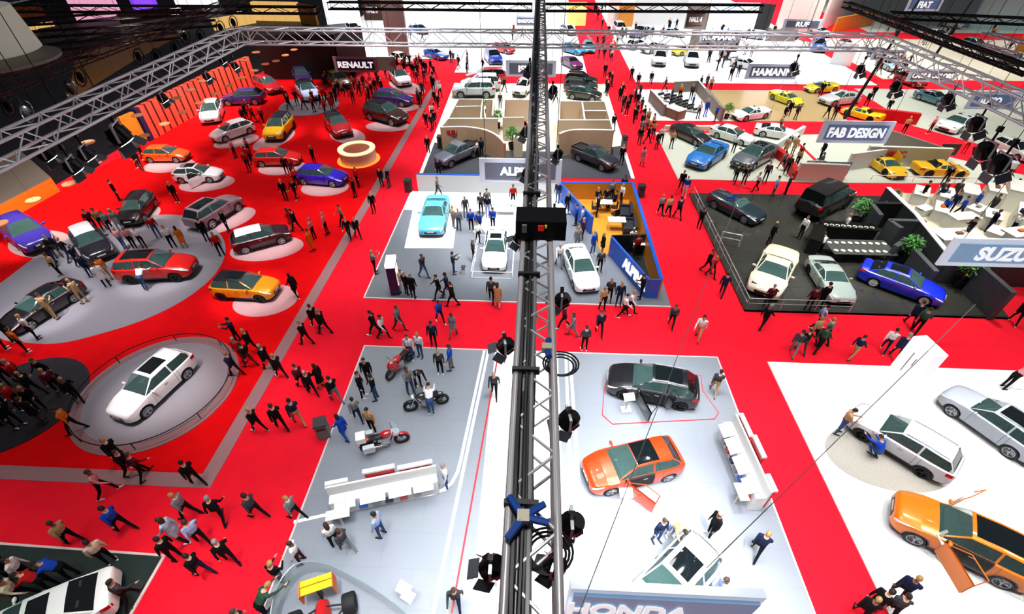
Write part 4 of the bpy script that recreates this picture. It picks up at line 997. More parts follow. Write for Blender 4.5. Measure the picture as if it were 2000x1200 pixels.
# the big rectangle of truss round the near stand
ZR = 15.0; yb = 15.3
truss((-8.5, yb, ZR), (9.5, yb, ZR), .4, .42, .026, 'silver truss crossing the far end of the lighting rectangle from side to side', seg=.42)
truss((-8.7, -.5, ZR), (-8.7, yb + .2, ZR), .4, .42, .028, 'silver truss along the left side of the lighting rectangle', seg=.42)
truss((9.6, 1.0, ZR), (9.6, yb + .2, ZR), .4, .42, .028, 'silver truss along the right side of the lighting rectangle', seg=.42)
DK = 12.6
truss((-20.3, 8, DK), (-20.3, 42, DK), .5, .5, .03, 'black truss high over the red stand, carrying rows of oval lamps', 'black_metal', .7)
for i, (x0, y0, x1, y1, z, lb) in enumerate(((0, 8, 620, 12, 12, 'uppermost black truss in the left corner of the roof rig'), (0, 38, 480, 8, 11.2, 'second black truss down in the left corner of the roof rig'), (30, 62, 420, 38, 10.4, 'third black truss down in the left corner of the roof rig'), (40, 92, 360, 60, 9.6, 'fourth black truss down in the left corner of the roof rig'),
                                             (0, 130, 180, 95, 8.8, 'lowest black truss in the left corner, below the pale drum'))):
    truss(G(x0, y0, z), G(x1, y1, z), .5, .5, .05, lb, 'black_metal', 1.0, wires=True)
truss(G(640, 2, 14.6), G(1040, 6, 14.6), .3, .3, .03, 'thin dark truss left of the middle one at the top edge', 'black_metal', .5, wires=True)
truss(G(1060, 6, 14.6), G(1490, 8, 14.6), .3, .3, .03, 'thin black truss right of the middle one at the top edge', 'black_metal', .5, wires=True)
truss(G(1655, 2, 14.0), G(2020, 130, 14.0), .3, .3, .04, 'thin black truss above the right-hand silver truss', 'black_metal', .5, wires=True)
truss(G(1740, 22, 13.5), G(2020, 34, 13.5), .35, .35, .04, 'black truss crossing the top right corner under the sign', 'black_metal', .5, wires=True)
truss(G(1930, 62, 14.2), G(2040, 92, 14.2), .4, .42, .03, 'short silver truss at the right edge beyond the lighting rectangle', 'aluminium', .42)
for a, b, z, lb in (((1795, 0), (1650, 230), 13, 'black cable falling steeply near the top right, left of the other one'), ((1900, 0), (1822, 115), 13, 'black cable falling behind the right-hand truss')):
    tag(MB().tube(G(*a, z), G(*b, z), .05, 6).build('hanging_cable', 'black'), lb, 'cable')
# pale drum in the top left corner
dr = thing('ceiling_drum', 'huge pale grey drum lamp cut off by the top left corner', 'lamp', G(-60, 60, 14.5)); dr.scale = (.7,) * 3
MB().lathe([(0, .9), (2.0, .9), (2.3, -.9), (2.2, -.95), (0, -.95)], 48).build('shade', 'cream_grey', dr, smooth=40) if K('cream_grey', 'a8a698', .6, emit=.4) else 0
MB().disc((0, 0, -1.3), 2.9, 0, 48, .12).build('lower_disc', 'taupe', dr)
# floodlights along the left and right trusses and in the corner
spots_l = [(66, 262, 1.0), (118, 285, 1.0), (146, 262, 1.0), (204, 208, 1.6), (306, 165, .8), (396, 128, .7), (428, 98, .7), (452, 108, .7)]
for i, (x, y, s) in enumerate(spots_l):
    floodlight(G(x, y, 14.3), 25, 200, ['black floodlight nearest the orange wall, left of the rest in its row', 'black floodlight with grey flaps second from the orange wall', 'black floodlight with grey flaps third from the orange wall', 'large black floodlight with a white glow beside the navy wall end',
        'black floodlight in front of the red slats, nearest its lower end', 'black floodlight in front of the middle of the red slats', 'black floodlight near the upper end of the red slats, the higher of two', 'black floodlight near the upper end of the red slats, the lower of two'][i], s * .66, rod=6)
spots_r = [(1560, 108, .8), (1692, 112, .8), (1765, 142, .9), (1870, 165, .9), (1932, 205, 1.1), (1955, 250, 1.2), (1985, 275, 1.2)]
for i, (x, y, s) in enumerate(spots_r):
    floodlight(G(x, y, 13.8), -25, 0, ['black floodlight beside the pale column, right of the dark blue-grey sign', 'black floodlight under the far right corner of the lighting rectangle', 'black floodlight left of the purple-grey sign, over the red counter', 'black floodlight left of the light violet sign',
        'black floodlight in front of the light violet sign', 'black floodlight above the white sports cars at the right edge', 'lowest black floodlight of the right-hand row'][i], s * .75, rod=6)
ov = [(0, 185), (38, 195), (125, 152), (145, 130), (262, 92), (297, 92), (335, 75), (355, 55), (385, 55), (425, 38), (450, 28)]
for i, (x, y) in enumerate(ov):
    p = G(x, y, 11.4); t = thing('oval_lamp', 'dark oval ring lamp hanging below the black truss at upper left', 'lamp', p, 0, 'oval ring lamps under the black truss')
    q = Matrix.Rotation(R(65), 3, 'X'); mb = MB(); r = .42
    mb.path([q @ Vector((r * .7 * math.cos(k * math.pi / 10), r * math.sin(k * math.pi / 10), 0)) - Vector((0, 0, .5)) for k in range(21)], .03, 6); mb.build('ring', 'black_metal', t)
    MB().tube((0, 0, 9.0), (0, 0, -.15), .012, 5).build('stem', 'black_metal', t); MB().sphere((0, 0, -.5), .25, 0, 8, (.7, .5, 1.1)).build('housing', 'black_metal', t)
# orange discs hanging over the edge of the red stand
mt['disc_orange'] = M('disc_orange', 'e08a5c', .6, emit=.25)
row1 = [(0, 437), (65, 391), (135, 359), (185, 320), (281, 265), (321, 242), (357, 219), (391, 201), (421, 183), (447, 167), (472, 152), (497, 138), (518, 125), (539, 119), (557, 108), (574, 97)]
row2 = [(172, 278), (268, 225), (344, 192), (372, 176), (396, 158), (478, 118), (500, 102)]
for i, (x, y) in enumerate(row1 + row2):
    z = 5.0 if i < len(row1) else 6.5; p = G(x, y, z)
    t = thing('hanging_disc', 'round orange disc hanging in the long row over the edge of the red stand' if i < len(row1) else 'round orange disc hanging in the upper row before the red slats', 'disc', p, 0, 'orange discs in the lower row' if i < len(row1) else 'orange discs in the upper row')
    MB().disc((0, 0, 0), .36, 0, 28, .06).build('disc', 'disc_orange', t); MB().tube((0, 0, .03), (0, 0, 13), .006, 4).build('wire', 'black_metal', t)
# steel wires across the picture
for a, b, z, lb in (((1592, -5), (1128, 1205), 14.3, 'thin steel wire slanting over the near stand and the cross aisle'), ((1905, 595), (1380, 1110), 14.2, 'thin steel wire slanting past the white pylon')):
    tag(MB().tube(G(*a, z), G(*b, z), .004, 5).build('steel_wire', 'cable_grey'), lb, 'wire')
# ================================================================ cars
LB = 'facing left'
car('suv', 'f4f3f1', (294, 812), (371, 739), 'L', 'white car with dark sunroof alone on the round turntable', extras=('sunroof', 'noclad'))
car('cross', 'f09a10', (511, 592), (437, 588), 'R', 'yellow-orange small car with black roof at the tip of the grey plate', roof='15151a', extras=('sunroof',), dark_wheels=True, metal=.2)
car('suv', 'd0120c', (348, 551), (261, 556), 'R', 'bright red car with a person bending at its rear door', extras=('sunroof_long',), dark_wheels=True)
car('cross', '33101c', (551, 478), (484, 496), 'R', 'dark maroon car with a white roof near the group in pink shirts', roof='f2f2f2')
car('suv', '7a6870', (468, 413), (418, 446), 'R', 'brownish grey car seen from behind, dark glass roof, on a light spot', extras=('sunroof_long', 'roof_rails'))
car('cross', '1a0d10', (257, 446), (292, 398), 'C', 'black car with its front to the camera beside a pale glowing spot', roof='241a1c')
car('cross', '3c2c9a', (93, 494), (38, 452), 'C', 'violet-blue car at the left edge, below the orange wall')
car('cross', '1c1820', (208, 513), (172, 468), 'C', 'dark car with a clean white roof among standing people', roof='f4f2f4')
car('sedan', '120a0c', (67, 643), (150, 590), 'L', 'black sedan with people leaning on it at the left edge', extras=('sunroof_long',))
car('hatch', 'f2f0f0', (412, 358), (357, 359), 'R', 'white car with an open side door on the red carpet', doors=(('front_door_r', 60),), extras=('sunroof',))
car('hatch', 'ee5a10', (346, 319), (297, 319), 'R', 'orange car nearest the end of the red slatted wall')
car('hatch', 'f0e6e6', (443, 278), (490, 262), 'L', 'white car facing the red slats with a dent of red light on its door')
car('hatch', 'cfc6cc', (412, 247), (424, 215), 'C', 'small white car behind the other white one by the slats', detail=1)
car('hatch', '3c2c6a', (448, 208), (500, 206), 'L', 'dark violet car parked close to the red slats', detail=1)
car('hatch', 'b01422', (545, 186), (508, 168), 'C', 'deep red car between the violet and the pale blue one', detail=1)
car('hatch', 'b7cdf2', (620, 207), (588, 172), 'C', 'pale ice-blue show car on a low grey disc', roof='20242c', z=.12)
car('hatch', '4a2c66', (600, 172), (585, 148), 'C', 'purple car right behind the pale blue show car', detail=1)
car('cross', 'f0b800', (531, 284), (566, 242), 'C', 'yellow car with black roof facing the camera on the red stand', roof='16161a', dark_wheels=True)
car('hatch', 'b4121c', (681, 278), (646, 236), 'C', 'dark red car with black glass roof near the round lit desk', roof='1a1014')
car('suv', '3a241e', (766, 247), (723, 236), 'R', 'dark brown people carrier on the far right of the red stand', extras=('sunroof_long',))
car('hatch', '3c2870', (785, 210), (740, 206), 'R', 'violet car with white stripes behind the dark brown one', detail=1)
car('hatch', 'f2ecee', (802, 180), (765, 145), 'C', 'white car with red roof at the far corner of the red stand', roof='c01c28', detail=1)
car('hatch', 'd81408', (567, 326), (513, 327), 'R', 'scarlet car beside the deep blue one, half hidden by visitors')
car('hatch', '2a12b8', (651, 367), (595, 362), 'R', 'deep blue-violet car on the red carpet, shining')
# a stage spotlight over every car of the red stand
for c_ in list(CARS):
    p_ = c_[1]; spot('car_spot', p_.x + 1.5, p_.y - 3.5, 13, 3.14 * 4 * 13.5 ** 2 * (3.0 if p_.y < 30 else 2.6), 24, (1, .97, .98), .9, p_.x, p_.y)
# pickup stand
car('pickup', '6a7080', (882, 328), (925, 309), 'L', 'steel grey pickup with a closed white-dressed helper at its bed', extras=('roof_rails',), group=None)
car('pickup', '2c2a38', (1174, 335), (1129, 316), 'R', 'dark aubergine pickup on the right half of the grey stand')
car('suv', 'c8d4d8', (900, 193), (950, 193), 'L', 'silver car in the front one of two parked behind the beige rooms', detail=1)
car('suv', 'dfe6e6', (915, 181), (962, 180), 'L', 'white car parked directly behind the silver one', detail=0)
car('suv', 'b01c20', (925, 168), (975, 166), 'L', 'red car in the back row behind the beige rooms', detail=0)
car('suv', '15201e', (1165, 197), (1115, 190), 'C', 'black car in front row behind the right-hand beige rooms', detail=1)
car('suv', '18302c', (1155, 180), (1112, 177), 'C', 'dark green car behind the black one on the pickup stand', detail=0)
car('suv', '0f1414', (1150, 167), (1118, 164), 'C', 'last dark car at the far edge of the pickup stand', detail=0)
car('pickup', 'e8ece8', (1010, 192), (1036, 170), 'C', 'white pickup partly hidden behind the middle truss', detail=0)
# coupe stand
car('coupe', '58b4d8', (842, 466), (858, 402), 'C', 'sky blue coupe standing on a square of white floor', seats='seat_light')
car('sedan', 'f6f6f6', (965, 530), (972, 468), 'C', 'white car in a thin white wire frame facing the camera', extras=('sunroof',), doors=())
car('sedan', 'f4f5f6', (1148, 574), (1118, 500), 'C', 'white sedan right of the middle truss, near the blue wall', metal=0)
# dark stand
car('open', '15242c', (1450, 437), (1393, 408), 'R', 'black and blue open roadster at the front corner of the dark stand', seats='clamp_blue' if 'clamp_blue' in mt else 'seat_dark')
car('boxy', '17130f', (1655, 405), (1600, 434), 'R', 'boxy black off-roader with a spare wheel on its back', dark_wheels=True)
car('sport', 'd8cdb4', (1484, 583), (1523, 506), 'C', 'cream coloured sports car at the left of three parked in front', seats='seat_light')
car('coupe', '9aa6a0', (1604, 581), (1575, 534), 'R', 'silver-green coupe between the cream and the vivid blue car', seats='seat_light', dark_wheels=True)
car('sedan', '1428c8', (1799, 596), (1701, 560), 'R', 'vivid blue saloon with large white wheels', white_wheels=True, extras=('sunroof_long',))
# near stand
car('hatch', '16171a', (1216, 781), (1325, 802), 'L', 'glossy black hatchback with both near doors open', extras=('sunroof_long', 'roof_rails'), doors=(('front_door_l', 62), ('rear_door_l', 58)), dark_wheels=True, seats='seat_light')
car('hatch', 'e2400c', (1192, 968), (1302, 941), 'L', 'metallic orange hatchback with black glass roof and driver door open', extras=('roof_glass',), doors=(('front_door_l', 58),), metal=.25)
car('cross', 'f8f8f8', (1232, 1230), (1372, 1078), 'C', 'white car with sunroof, its tail towards three visitors, cut by the big sign', extras=('sunroof',))
# bottom right stand
car('suv', 'd9dce2', (1678, 859), (1790, 929), 'L', 'silver-white off-road car on an oval bed of gravel', dark_wheels=True, extras=('roof_rails',))
car('suv', 'b9c0cc', (1853, 813), (1958, 889), 'L', 'light silver car with twin sunroof at the right edge', extras=('sunroof_long', 'roof_rails', 'noclad'))
car('suv', 'f0800a', (1776, 1061), (1943, 1145), 'L', 'large golden orange car with front doors open', extras=('sunroof_long',), doors=(('front_door_l', 58), ('front_door_r', 55)), metal=.2)
car('sedan', 'f4fbf6', (15, 1260), (180, 1188), 'C', 'white car on the dark green floor in the bottom left corner', extras=('sunroof',))
# tuner rows
car('sedan', 'e8ebe6', (1444, 285), (1399, 271), 'R', 'white saloon second from the aisle on the pale tuner stand', detail=1)
car('sedan', '1c1a1e', (1372, 284), (1322, 262), 'C', 'black saloon with red trim at the aisle end of the pale stand', detail=1)
car('coupe', '1f74c8', (1352, 332), (1402, 298), 'C', 'bright blue coupe alone at the front of the pale stand', dark_wheels=True)
car('sedan', '5d6266', (1436, 335), (1500, 300), 'C', 'gunmetal estate with visitors at its nose', extras=('sunroof_long',))
car('coupe', 'eeeee8', (1545, 272), (1482, 262), 'C', 'white coupe at the back of the pale stand', detail=1)
car('sport', 'e8e020', (1560, 209), (1508, 190), 'C', 'lemon yellow sports car nearest the white floor', detail=1)
car('sport', 'ecd418', (1573, 180), (1630, 176), 'C', 'yellow sports car farthest back with open doors', detail=1)
car('coupe', 'c4c8c6', (1603, 205), (1668, 198), 'C', 'silver coupe between two yellow sports cars', detail=1)
car('sport', 'f0d80c', (1655, 222), (1708, 238), 'C', 'yellow sports car just above the slate-blue sign', detail=1, dark_wheels=True)
car('sport', 'e8ecec', (1432, 234), (1495, 226), 'C', 'white sports car left of the yellow ones', detail=1, z=.03)
car('sport', 'f2bc08', (1750, 349), (1700, 316), 'C', 'golden yellow supercar with a wing door up', dark_wheels=True)
car('sport', 'f0b40a', (1880, 341), (1780, 338), 'C', 'long golden yellow supercar behind a low rail', dark_wheels=True)
car('sport', 'e4ecea', (1832, 262), (1895, 240), 'C', 'white sports coupe beyond the diagonal red aisle', detail=1)
far = [('hatch', 'e8eaec', (800, 128), (772, 118), 'white car under the brown direction board'), ('coupe', '2458c0', (872, 118), (835, 108), 'royal blue car on the far white stand, left of centre'), ('hatch', '1c3ca8', (972, 130), (955, 112), 'small blue car beside a red one on the far white stand'),
       ('hatch', 'c83040', (1000, 106), (968, 98), 'red car on the far white stand left of the truss'), ('coupe', '3468b8', (835, 68), (808, 60), 'blue car seen through the lattice, left half of the far truss'), ('hatch', '2c94c8', (1135, 108), (1105, 100), 'turquoise car right of the middle truss on the far stand'), ('hatch', '4cc0d8', (1152, 106), (1146, 94), 'small aqua car next to the turquoise one'),
       ('coupe', '702860', (1128, 136), (1105, 124), 'purple car beside the turquoise one'), ('hatch', 'e8eaea', (1286, 135), (1288, 112), 'white car with its nose to the camera on the far right stand'), ('hatch', 'f0f0ee', (1352, 140), (1346, 112), 'white car with pale yellow bumper facing the camera'), ('coupe', 'ece8e4', (1255, 105), (1300, 98), 'low white car behind two others on the far stand'),
       ('coupe', 'e8c828', (1322, 108), (1350, 104), 'yellow car on the far right stand below the truss'), ('coupe', 'b8ccd4', (1282, 42), (1312, 46), 'pale blue car alone in front of the white wall'), ('coupe', '9ca4c4', (1232, 76), (1268, 64), 'lilac-silver car seen through the far truss'), ('hatch', 'eef0f4', (1250, 92), (1235, 96), 'white car edge-on at the far stand'),
       ('hatch', '8c1c34', (1770, 60), (1740, 48), 'crimson car near the top right corner'), ('coupe', 'dce4e0', (1850, 84), (1802, 70), 'long white car above the right-hand truss'), ('hatch', 'c8d4d0', (1872, 56), (1838, 50), 'pale car behind the long white one'), ('hatch', 'a8203c', (1960, 55), (1932, 50), 'red car at the upper right edge'),
       ('hatch', '5c7c80', (1915, 98), (1885, 90), 'grey-green car beyond the right-hand truss'), ('coupe', 'd8e0dc', (1950, 112), (1920, 104), 'white car next to the grey-green one'), ('hatch', '7c9894', (1985, 128), (1960, 120), 'sage coloured car at the right edge'), ('hatch', '2c5cac', (1598, 106), (1592, 90), 'blue car right of the pale column'), ('hatch', '181c20', (1652, 112), (1640, 96), 'black car among the blue ones right of the pale column'),
       ('coupe', 'c8d0d0', (1612, 72), (1588, 66), 'white car seen through the right end of the far truss'), ('hatch', 'a0282c', (1790, 170), (1760, 160), 'red car under the purple-grey sign'), ('coupe', '8caab0', (1745, 140), (1720, 128), 'blue-grey car under the dark italic sign'), ('hatch', '285088', (1728, 118), (1708, 112), 'navy car beside the blue-grey one'),
       ('hatch', '705828', (680, 178), (648, 158), 'bronze car hidden among the crowd on the red stand'), ('hatch', 'd8dcd8', (1990, 310), (1960, 296), 'white car below the lowest floodlight at the right edge'), ('coupe', '4a7c86', (1835, 205), (1805, 195), 'teal car on the far side of the red counter'), ('coupe', 'e4e6ea', (1920, 300), (1962, 335), 'white open sports car at the right edge of the tuner row')]
for k, c_, f, r_, lb in far: car(k, c_, f, r_, 'C', lb, detail=0)
for k, c_, f, r_ in (('hatch', 'e6e8ea', (1215, 70), (1205, 58)), ('coupe', 'dcdee2', (1328, 72), (1300, 68)), ('hatch', 'c4ccd8', (1432, 118), (1412, 106)), ('coupe', 'f0f0f0', (1470, 136), (1440, 130)), ('hatch', 'd0d4dc', (905, 72), (890, 60)), ('coupe', '7c2030', (960, 76), (930, 70)), ('hatch', 'e8e8e8', (1120, 70), (1100, 62)), ('coupe', 'a4b4c4', (1480, 76), (1450, 72)), ('hatch', '2c3440', (1548, 76), (1530, 70)), ('hatch', 'd8d8d4', (700, 72), (685, 60))):
    car(k, c_, f, r_, 'C', 'small far-off car standing on the far white stands beyond the truss', detail=0, group='cars on the far white stands')
for c_, lv, dg in (('sky blue coupe', 2.0, 32), ('thin white wire frame', 4.5, 36), ('white sedan right of', 2.5, 30), ('glossy black hatchback', 1.6, 34), ('metallic orange', 2.0, 34), ('its tail towards', 6, 44), ('vivid blue saloon', 2, 26), ('silver-green', 2, 26), ('cream coloured', 2, 26), ('boxy black', 2.5, 26), ('open roadster', 2.5, 26)):
    p_ = [c for c in CARS if c_ in c[0]][0][1]; spot('car_spot', p_.x + 2, p_.y - 3, 13, 3.14 * 4 * 13.5 ** 2 * lv, dg, (.97, .98, 1), .9, p_.x, p_.y)
# ================================================================ motorcycles
def motorcycle(F, Rr, label, col, fairing=False, boxes=False, z=.03, frame='black_metal'):
    p, q = G(*F, z), G(*Rr, z); d = (p - q).normalized(); mid = (p + q) / 2
    t = thing('motorcycle', label, 'motorcycle', mid, math.atan2(d.y, d.x)); q90 = Matrix.Rotation(R(90), 3, 'X')
    for x in (.72, -.72):
        w = MB().lathe([(.21, -.06), (.30, -.07), (.325, 0), (.30, .07), (.21, .06), (.21, -.06)], 26, (0, 0, 0), mat=q90).build('wheel', 'rubber', t, loc=(x, 0, .325), smooth=40)
        m = MB().lathe([(.22, -.03), (.22, .03), (.19, .03), (.19, -.03), (.22, -.03)], 26, mat=q90)
        for i in range(6): a = i * math.pi / 3; m.tube((0, 0, 0), (.2 * math.cos(a), 0, .2 * math.sin(a)), .014, 5)
        m.lathe([(0, -.05), (.09, -.05), (.09, .05), (0, .05)], 12, mat=q90).build('rim', 'rim', w, smooth=40)
    P_ = paint(col)
    MB().tube((.72, .07, .325), (.45, .07, .95), .028, 8).tube((.72, -.07, .325), (.45, -.07, .95), .028, 8).build('fork', 'chrome', t)
    MB().path([(.45, 0, .9), (.1, 0, .82), (-.25, 0, .72), (-.3, 0, .4), (-.72, .1, .325)], .035, 8).path([(.45, 0, .8), (.25, 0, .35), (-.25, 0, .32), (-.72, -.1, .325)], .03, 8).build('frame', frame, t)
    MB().box((.05, 0, .5), (.36, .32, .3)).lathe([(0, -.2), (.12, -.2), (.12, .2), (0, .2)], 14, (.02, 0, .42), mat=q90).build('engine', 'dull_aluminium', t, smooth=30)
    MB().sphere((.15, 0, .88), .17, 0, 10, (1.7, .9, .8)).build('fuel_tank', P_, t, smooth=60)
    MB().box((-.28, 0, .8), (.6, .26, .08), mat=Matrix.Rotation(R(6), 3, 'Y')).sphere((-.2, 0, .84), .13, 0, 8, (2.0, 1, .4)).build('saddle', 'black', t, smooth=40)
    MB().sphere((-.62, 0, .78), .13, 0, 8, (1.6, .8, .6)).build('tail', P_, t, smooth=60)
    MB().tube((.45, 0, .98), (.38, .36, 1.06), .016, 6).tube((.45, 0, .98), (.38, -.36, 1.06), .016, 6).build('handlebar', 'black_metal', t)
    MB().sphere((.56, 0, .93), .10, 0, 8, (.7, 1.2, 1)).build('headlight', 'lamp_glass', t, smooth=60)
    MB().tube((.1, -.16, .3), (-.75, -.2, .42), .05, 10, 0, .06).build('exhaust', 'chrome', t, smooth=40)
    MB().lathe([(.34, -.07), (.36, 0), (.34, .07)], 20, (.72, 0, .34), mat=q90).build('mudguard', P_, t, smooth=50) if not fairing else None
    MB().tube((-.05, .12, .34), (-.12, .34, .01), .012, 5).build('side_stand', 'black_metal', t)
    if fairing:
        MB().sphere((.5, 0, .78), .26, 0, 10, (1.1, .75, 1.1)).build('fairing', P_, t, smooth=60); MB().sphere((.3, 0, .5), .24, 0, 10, (1.5, .8, .9)).build('belly_fairing', P_, t, smooth=60)
        MB().box((.52, 0, 1.08), (.02, .3, .2), mat=Matrix.Rotation(R(-35), 3, 'Y')).build('windscreen', 'clear', t)
    if boxes:
        for y in (-.36, .36): MB().box((-.62, y, .62), (.46, .2, .34)).build('pannier', 'aluminium', t)
        MB().box((-.85, 0, 1.02), (.38, .42, .3)).build('top_box', 'white', t); MB().box((.55, 0, 1.18), (.02, .42, .36), mat=Matrix.Rotation(R(-30), 3, 'Y')).build('windscreen', 'clear', t)
        MB().sphere((.52, 0, .86), .2, 0, 10, (1.0, .9, 1.0)).build('fairing', paint('d8dce0'), t, smooth=60)
motorcycle((767, 738), (800, 705), 'red and white racing motorcycle nearest the top edge of the near stand', 'c81c28', fairing=True)
motorcycle((803, 802), (866, 788), 'black motorcycle with a seated visitor beside the photographers', '2a2c30', boxes=False)
motorcycle((792, 862), (715, 882), 'red touring motorcycle with white top box and panniers', 'c01824', boxes=True)
# ================================================================ display walls on the near stand
mt['print_a'] = tiled('print_panel', 'e9e7de', 'b4bccb', .45, .3, .4, .02, 0, .5, .05)
def display(a, b, label, flip=1):
    p, q = G(*a, .03), G(*b, .03); d = (q - p); L = d.length; t = thing('display_wall', label, 'display', p, math.atan2(d.y, d.x))
    f = flip
    MB().box((L / 2, .0, .45), (L * .96, .35, .9)).build('counter', 'white', t)
    MB().box((L * .5, .22 * f, .72), (L * .98, .07, 1.4)).build('back_panel', 'white', t)
    for x0, x1, zt in ((.02, .2, 1.45), (.36, .62, 1.75), (.66, .95, 1.55)):
        MB().box((L * (x0 + x1) / 2, .34 * f, zt / 2 + .1), (L * (x1 - x0), .08, zt - .2)).build('red_board', 'signal_red', t)
        MB().box((L * (x0 + x1) / 2, .34 * f, zt), (L * (x1 - x0) * 1.08, .16, .1)).build('white_beam', 'white', t)
    for i, (x, w) in enumerate(((.16, .18), (.4, .22), (.64, .2), (.85, .18))):
        o = MB().box((0, 0, 0), (L * w, .5, .03)).build('slanted_panel', ('print_a', 'white', 'print_a', 'cream')[i], t, loc=(L * x, -.22 * f, .98)); o.rotation_euler = (R(22) * f, 0, 0)
    for i, (x, c_) in enumerate(((.1, 'signal_red'), (.3, 'blue_wall'), (.42, 'grey'), (.53, 'navy'), (.66, 'signal_red'), (.78, 'grey'))):
        MB().box((L * x, -.3 * f, .55), (L * .07, .12, .22)).build('brochure_box', c_, t)
    MB().box((L * .1, -.62 * f, .9), (L * .2, .36, .04)).box((L * .1, -.62 * f, .45), (.06, .06, .9)).build('side_table', 'cream', t)
display((650, 1000), (862, 955), 'white and red display wall with slanted panels beside the red motorcycle')
display((1472, 1000), (1408, 845), 'white and red display wall along the right edge of the near stand', -1)
# racing car whose tail shows at the bottom edge
rc = thing('racing_car', 'single-seat racing car with yellow rear wing and fat tyres at the bottom edge', 'racing car', (0, 0, 0))
pa, pb = G(668, 1185, .35), G(592, 1212, .35); ax = (pa - pb).normalized(); rc.location = (pa + pb) / 2 - Vector((0, 0, .32)); rc.rotation_euler[2] = math.atan2(ax.y, ax.x)
for x in (-.85, .85):
    q = Matrix.Rotation(R(90), 3, 'Y'); w = MB().lathe([(.2, -.19), (.31, -.2), (.34, -.15), (.34, .15), (.31, .2), (.2, .19), (.2, -.19)], 30, mat=q).build('wheel', 'rubber', rc, loc=(x, 0, .34), smooth=40)
    MB().lathe([(0, -.1), (.2, -.17), (.21, .17), (0, .1)], 20, mat=q).build('rim', 'dark_rim', w, smooth=40)
    q2 = MB().lathe([(.2, -.16), (.3, -.17), (.33, -.12), (.33, .12), (.3, .17), (.2, .16), (.2, -.16)], 30, mat=q).build('wheel', 'rubber', rc, loc=(x * .95, -3.2, .33), smooth=40)
    MB().tube((x * .9, 0, .34), (x * .2, -.5, .42), .03, 6).tube((x * .9, 0, .4), (x * .2, .1, .5), .03, 6).tube((x * .9, -3.2, .34), (x * .15, -2.9, .42), .025, 6).build('suspension', 'black_metal', rc)
mb = MB(); prof = [(.35, .18, .5), (-.2, .26, .8), (-.9, .42, .95), (-1.5, .40, .72), (-2.3, .26, .62), (-3.2, .16, .5), (-3.9, .1, .42)]
for (y0, w0, z0), (y1, w1, z1) in zip(prof, prof[1:]):
    vs = [(w * s, y, zz) for (y, w, z_) in ((y0, w0, z0), (y1, w1, z1)) for (s, zz) in ((-1, .12), (-1, z_ * .7), (-.4, z_), (.4, z_), (1, z_ * .7), (1, .12))]
    mb.add(vs, [(i, i + 1, 7 + i, 6 + i) for i in range(5)] + [(0, 6, 11, 5)])
mb.build('bodywork', 'signal_red', rc, smooth=40)
K('wing_yellow', 'e8c000', .35)
MB().box((0, .62, .98), (1.0, .32, .03)).box((0, .78, 1.06), (1.0, .18, .03)).build('rear_wing', 'wing_yellow', rc)
for x in (-.51, .51): MB().box((x, .62, .82), (.03, .5, .6)).build('wing_endplate', 'warm_orange', rc)
MB().box((0, .55, .6), (.06, .2, .7)).build('wing_post', 'black_metal', rc); MB().box((0, -3.9, .15), (1.6, .4, .04)).build('front_wing', 'wing_yellow', rc)
# curved glass rail round it
gp = [G(*p, .03) for p in arc([(545, 1240), (556, 1175), (585, 1130), (622, 1118), (668, 1130), (740, 1170), (800, 1215), (830, 1250)], 4)]
t = thing('glass_rail', 'curved clear glass rail around the racing car', 'rail', gp[0]); mb = MB(); rail = MB(); o0 = gp[0]
for a, b in zip(gp, gp[1:]):
    a2, b2 = a - o0, b - o0; n = Vector((-(b2 - a2).y, (b2 - a2).x, 0)).normalized() * .012
    mb.add([a2 + n, b2 + n, b2 + n + Vector((0, 0, .95)), a2 + n + Vector((0, 0, .95)), a2 - n, b2 - n, b2 - n + Vector((0, 0, .95)), a2 - n + Vector((0, 0, .95))], [(0, 1, 2, 3), (5, 4, 7, 6), (3, 2, 6, 7)])
rail.path([a - o0 + Vector((0, 0, .97)) for a in gp], .022, 8)
mb.build('glass_panel', 'clear', t); rail.build('handrail', 'clear_rim', t) if K('clear_rim', '9fb4b8', .2, .3) else 0
# ================================================================ small furniture
def info_stand(x, y, label, rz=0, h=.95):
    t = thing('info_stand', label, 'info stand', G(x, y, floorz(*G(x, y)[:2])), R(rz))
    MB().box((0, 0, .015), (.45, .35, .03)).build('base', 'white', t); MB().box((0, 0, h / 2), (.06, .06, h)).build('post', 'aluminium', t)
    o = MB().box((0, 0, 0), (.5, .36, .03)).build('panel', 'white', t, loc=(0, -.03, h)); o.rotation_euler = (R(28), 0, 0)
    for i in range(3): MB().box((-.05 + .02 * i, -.06 + .06 * i, .02), (.22 - .04 * i, .02, .006)).build('print_line', 'grey', o)
info_stand(1222, 800, 'white info stand in front of the glossy black hatchback', 10); info_stand(1215, 985, 'white info stand beside the open door of the orange hatchback', 5)
info_stand(797, 1165, 'white info block outside the glass rail of the racing car', -25, .8); info_stand(1812, 1070, 'white info stand in front of the golden orange car', 20)
info_stand(1715, 690 + 90, 'small dark-printed info stand on the white floor left of the pylon', 0, .5)
def bin_(x, y, label, col='bin_green', s=1.0, rz=0):
    K('bin_green', '5a6660', .5); K('bin_dark', '2c2e30', .5)
    t = thing('litter_bin', label, 'litter bin', G(x, y, floorz(*G(x, y)[:2])), R(rz)); t.scale = (s,) * 3
    MB().box((0, 0, .45), (.5, .5, .9)).build('body', col, t); MB().prism([(-.27, -.27), (.27, -.27), (.27, .27), (-.27, .27)], .92, 1.0).build('lid', 'bin_dark', t); MB().box((0, -.253, .72), (.34, .012, .16)).build('slot', 'black', t)
